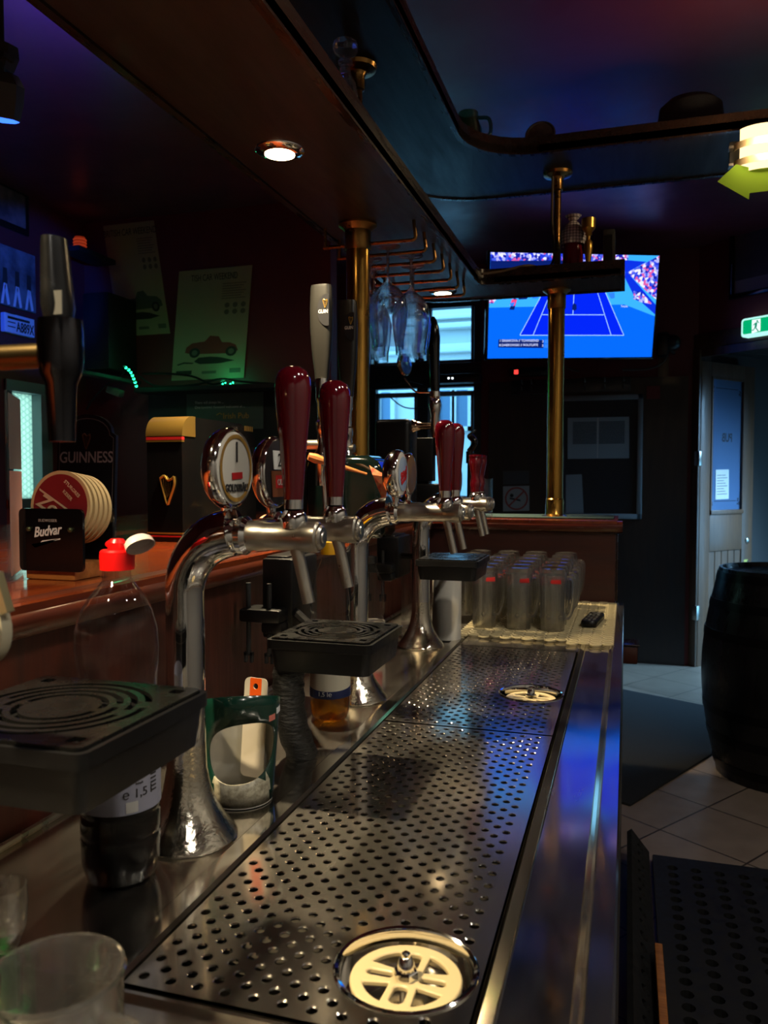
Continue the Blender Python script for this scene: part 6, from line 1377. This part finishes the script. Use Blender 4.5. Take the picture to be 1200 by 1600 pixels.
q = qq(748, 778); tag(MB().lathe([(0, .002), (.036, .0), (.037, .004), (.037, .15), (.0355, .15), (.0345, .012), (0, .010)], up_at((q.x, yS + .08, BT)), 32).build('glass_jar', tg, None, loc=(q.x, yS + .08, BT)), 'clear straight glass jar on the bar in front of the window frame', 'jar')
# folded paper napkin cone and wooden sticks
yP = 1.60
pq = lambda a, b, d=0: atY(a, b, yP + d)
t = MB()
A_, B_, C_, D_ = pq(577, 727), pq(600, 741, .03), pq(604, 770, .02), pq(600, 787, .0)
E__ = pq(582, 742, -.02); G_ = pq(606, 745, -.01)
t.quad([A_, B_, G_, E__]); t.quad([E__, G_, C_, D_]); t.bm.faces.ensure_lookup_table()
bmesh.ops.solidify(t.bm, geom=t.bm.faces[:], thickness=.002)
pap = pbr('printed_napkin', lin(222, 160, 100), .8, color2=lin(200, 40, 24), nscale=60)
tag(t.build('paper_napkin', pap, None, loc=D_), 'folded orange and red printed paper poking up left of the middle round badge', 'paper')
qa = atY(482, 713, 1.77); qb = atY(573, 741, 1.845)
stk = thing('foam_scraper', 'pale wooden stick with a thicker end leaning on the chrome stem behind the red handles', 'stick', qa)
MB().tube([qa, qa.lerp(qb, .12), qa.lerp(qb, .28)], [.009, .012, .008], seg=10).build('grip', oak, stk)
MB().tube([qa.lerp(qb, .27), qa.lerp(qb, .7), qb], [.0065, .005, .0035], seg=10).build('shaft', oak, stk)
q = atY(484, 776, 1.55)
tag(MB().lathe([(0, -.006), (.036, -.006), (.038, 0), (.036, .006), (0, .006)], axis_to((-.728, q.y, BT + .039), (1, -.25, .05)), 36).build('wooden_disc', oak, None, loc=(-.728, q.y, BT + .001)), 'round pale wooden disc standing on the bar edge behind the nearest red handle', 'disc')
# unseen lamps over the aisle, added to brighten chrome, badges and jar
for i, (x, y, z, e) in enumerate(((.8, .6, 2.84, 34), (.8, -.7, 2.84, 34), (1.0, 1.4, 2.84, 22))):
    light('aisle_fill', 'SPOT', (x, y, z), e, (1, .93, .82), .05, (x - .15, y, 0), 132, .35)

light('guest_side_fill', 'SPOT', (-1.6, 2.4, 2.86), 7, (1, .85, .62), .05, (-1.75, 3.2, 0), 125, .5)  # added fill hidden by the canopy, brightens chalkboard and welcome sign

# ================================================================== DAYLIGHT, CAMERA, RENDER SETTINGS
w = bpy.data.worlds.new('sky'); sc.world = w; w.use_nodes = True
nt = w.node_tree; nt.nodes.clear(); bg = nt.nodes.new('ShaderNodeBackground'); wo = nt.nodes.new('ShaderNodeOutputWorld'); nt.links.new(bg.outputs[0], wo.inputs[0])
bg.inputs[0].default_value = (.18, .56, 1, 1); bg.inputs[1].default_value = 4.3
def portal(loc, tgt, sx, sy):
    o_ = light('daylight_portal', 'AREA', loc, 1, (1, 1, 1), sx, tgt); o_.data.shape = 'RECTANGLE'; o_.data.size = sx; o_.data.size_y = sy; o_.data.cycles.is_portal = True
portal(((fx0 + fx1) / 2, WF + .3, (fz0 + fz1) / 2), ((fx0 + fx1) / 2, 0, (fz0 + fz1) / 2), fx1 - fx0, fz1 - fz0)
pq0 = P0 + dd * 1.5 + dn * 1.1 + V((0, 0, 1.1)); portal(pq0, pq0 - dd, 2.0, 2.2)

dl = light('porch_daylight', 'AREA', P0 + dd * 1.4 + dn * .85 + V((0, 0, 1.9)), 60, (.30, .62, 1), 1, (.15, 5.35, 0)); dl.data.spread = math.radians(75); dl.data.shape = 'RECTANGLE'; dl.data.size = .9; dl.data.size_y = 1.7
cam = bpy.data.cameras.new('camera'); co_ = bpy.data.objects.new('camera', cam); col.objects.link(co_); sc.camera = co_
cam.sensor_fit = 'HORIZONTAL'; cam.sensor_width = 36; cam.lens = 36 * F / 1200; cam.clip_start = .02; cam.clip_end = 60
co_.location = (0, 0, CZ); co_.rotation_euler = Matrix((RT, UP, -FW)).transposed().to_euler()
cam.dof.use_dof = True; cam.dof.focus_distance = 1.45; cam.dof.aperture_fstop = 11.5

sc.view_settings.view_transform = 'Standard'; sc.view_settings.look = 'None'; sc.view_settings.gamma = 1; sc.view_settings.use_curve_mapping = False
sc.view_settings.exposure = .35
cy = sc.cycles
cy.use_denoising = True; cy.max_bounces = 12; cy.diffuse_bounces = 3; cy.glossy_bounces = 4; cy.transmission_bounces = 10; cy.transparent_max_bounces = 24
cy.caustics_reflective = False; cy.caustics_refractive = False; cy.sample_clamp_indirect = 4; cy.blur_glossy = .3
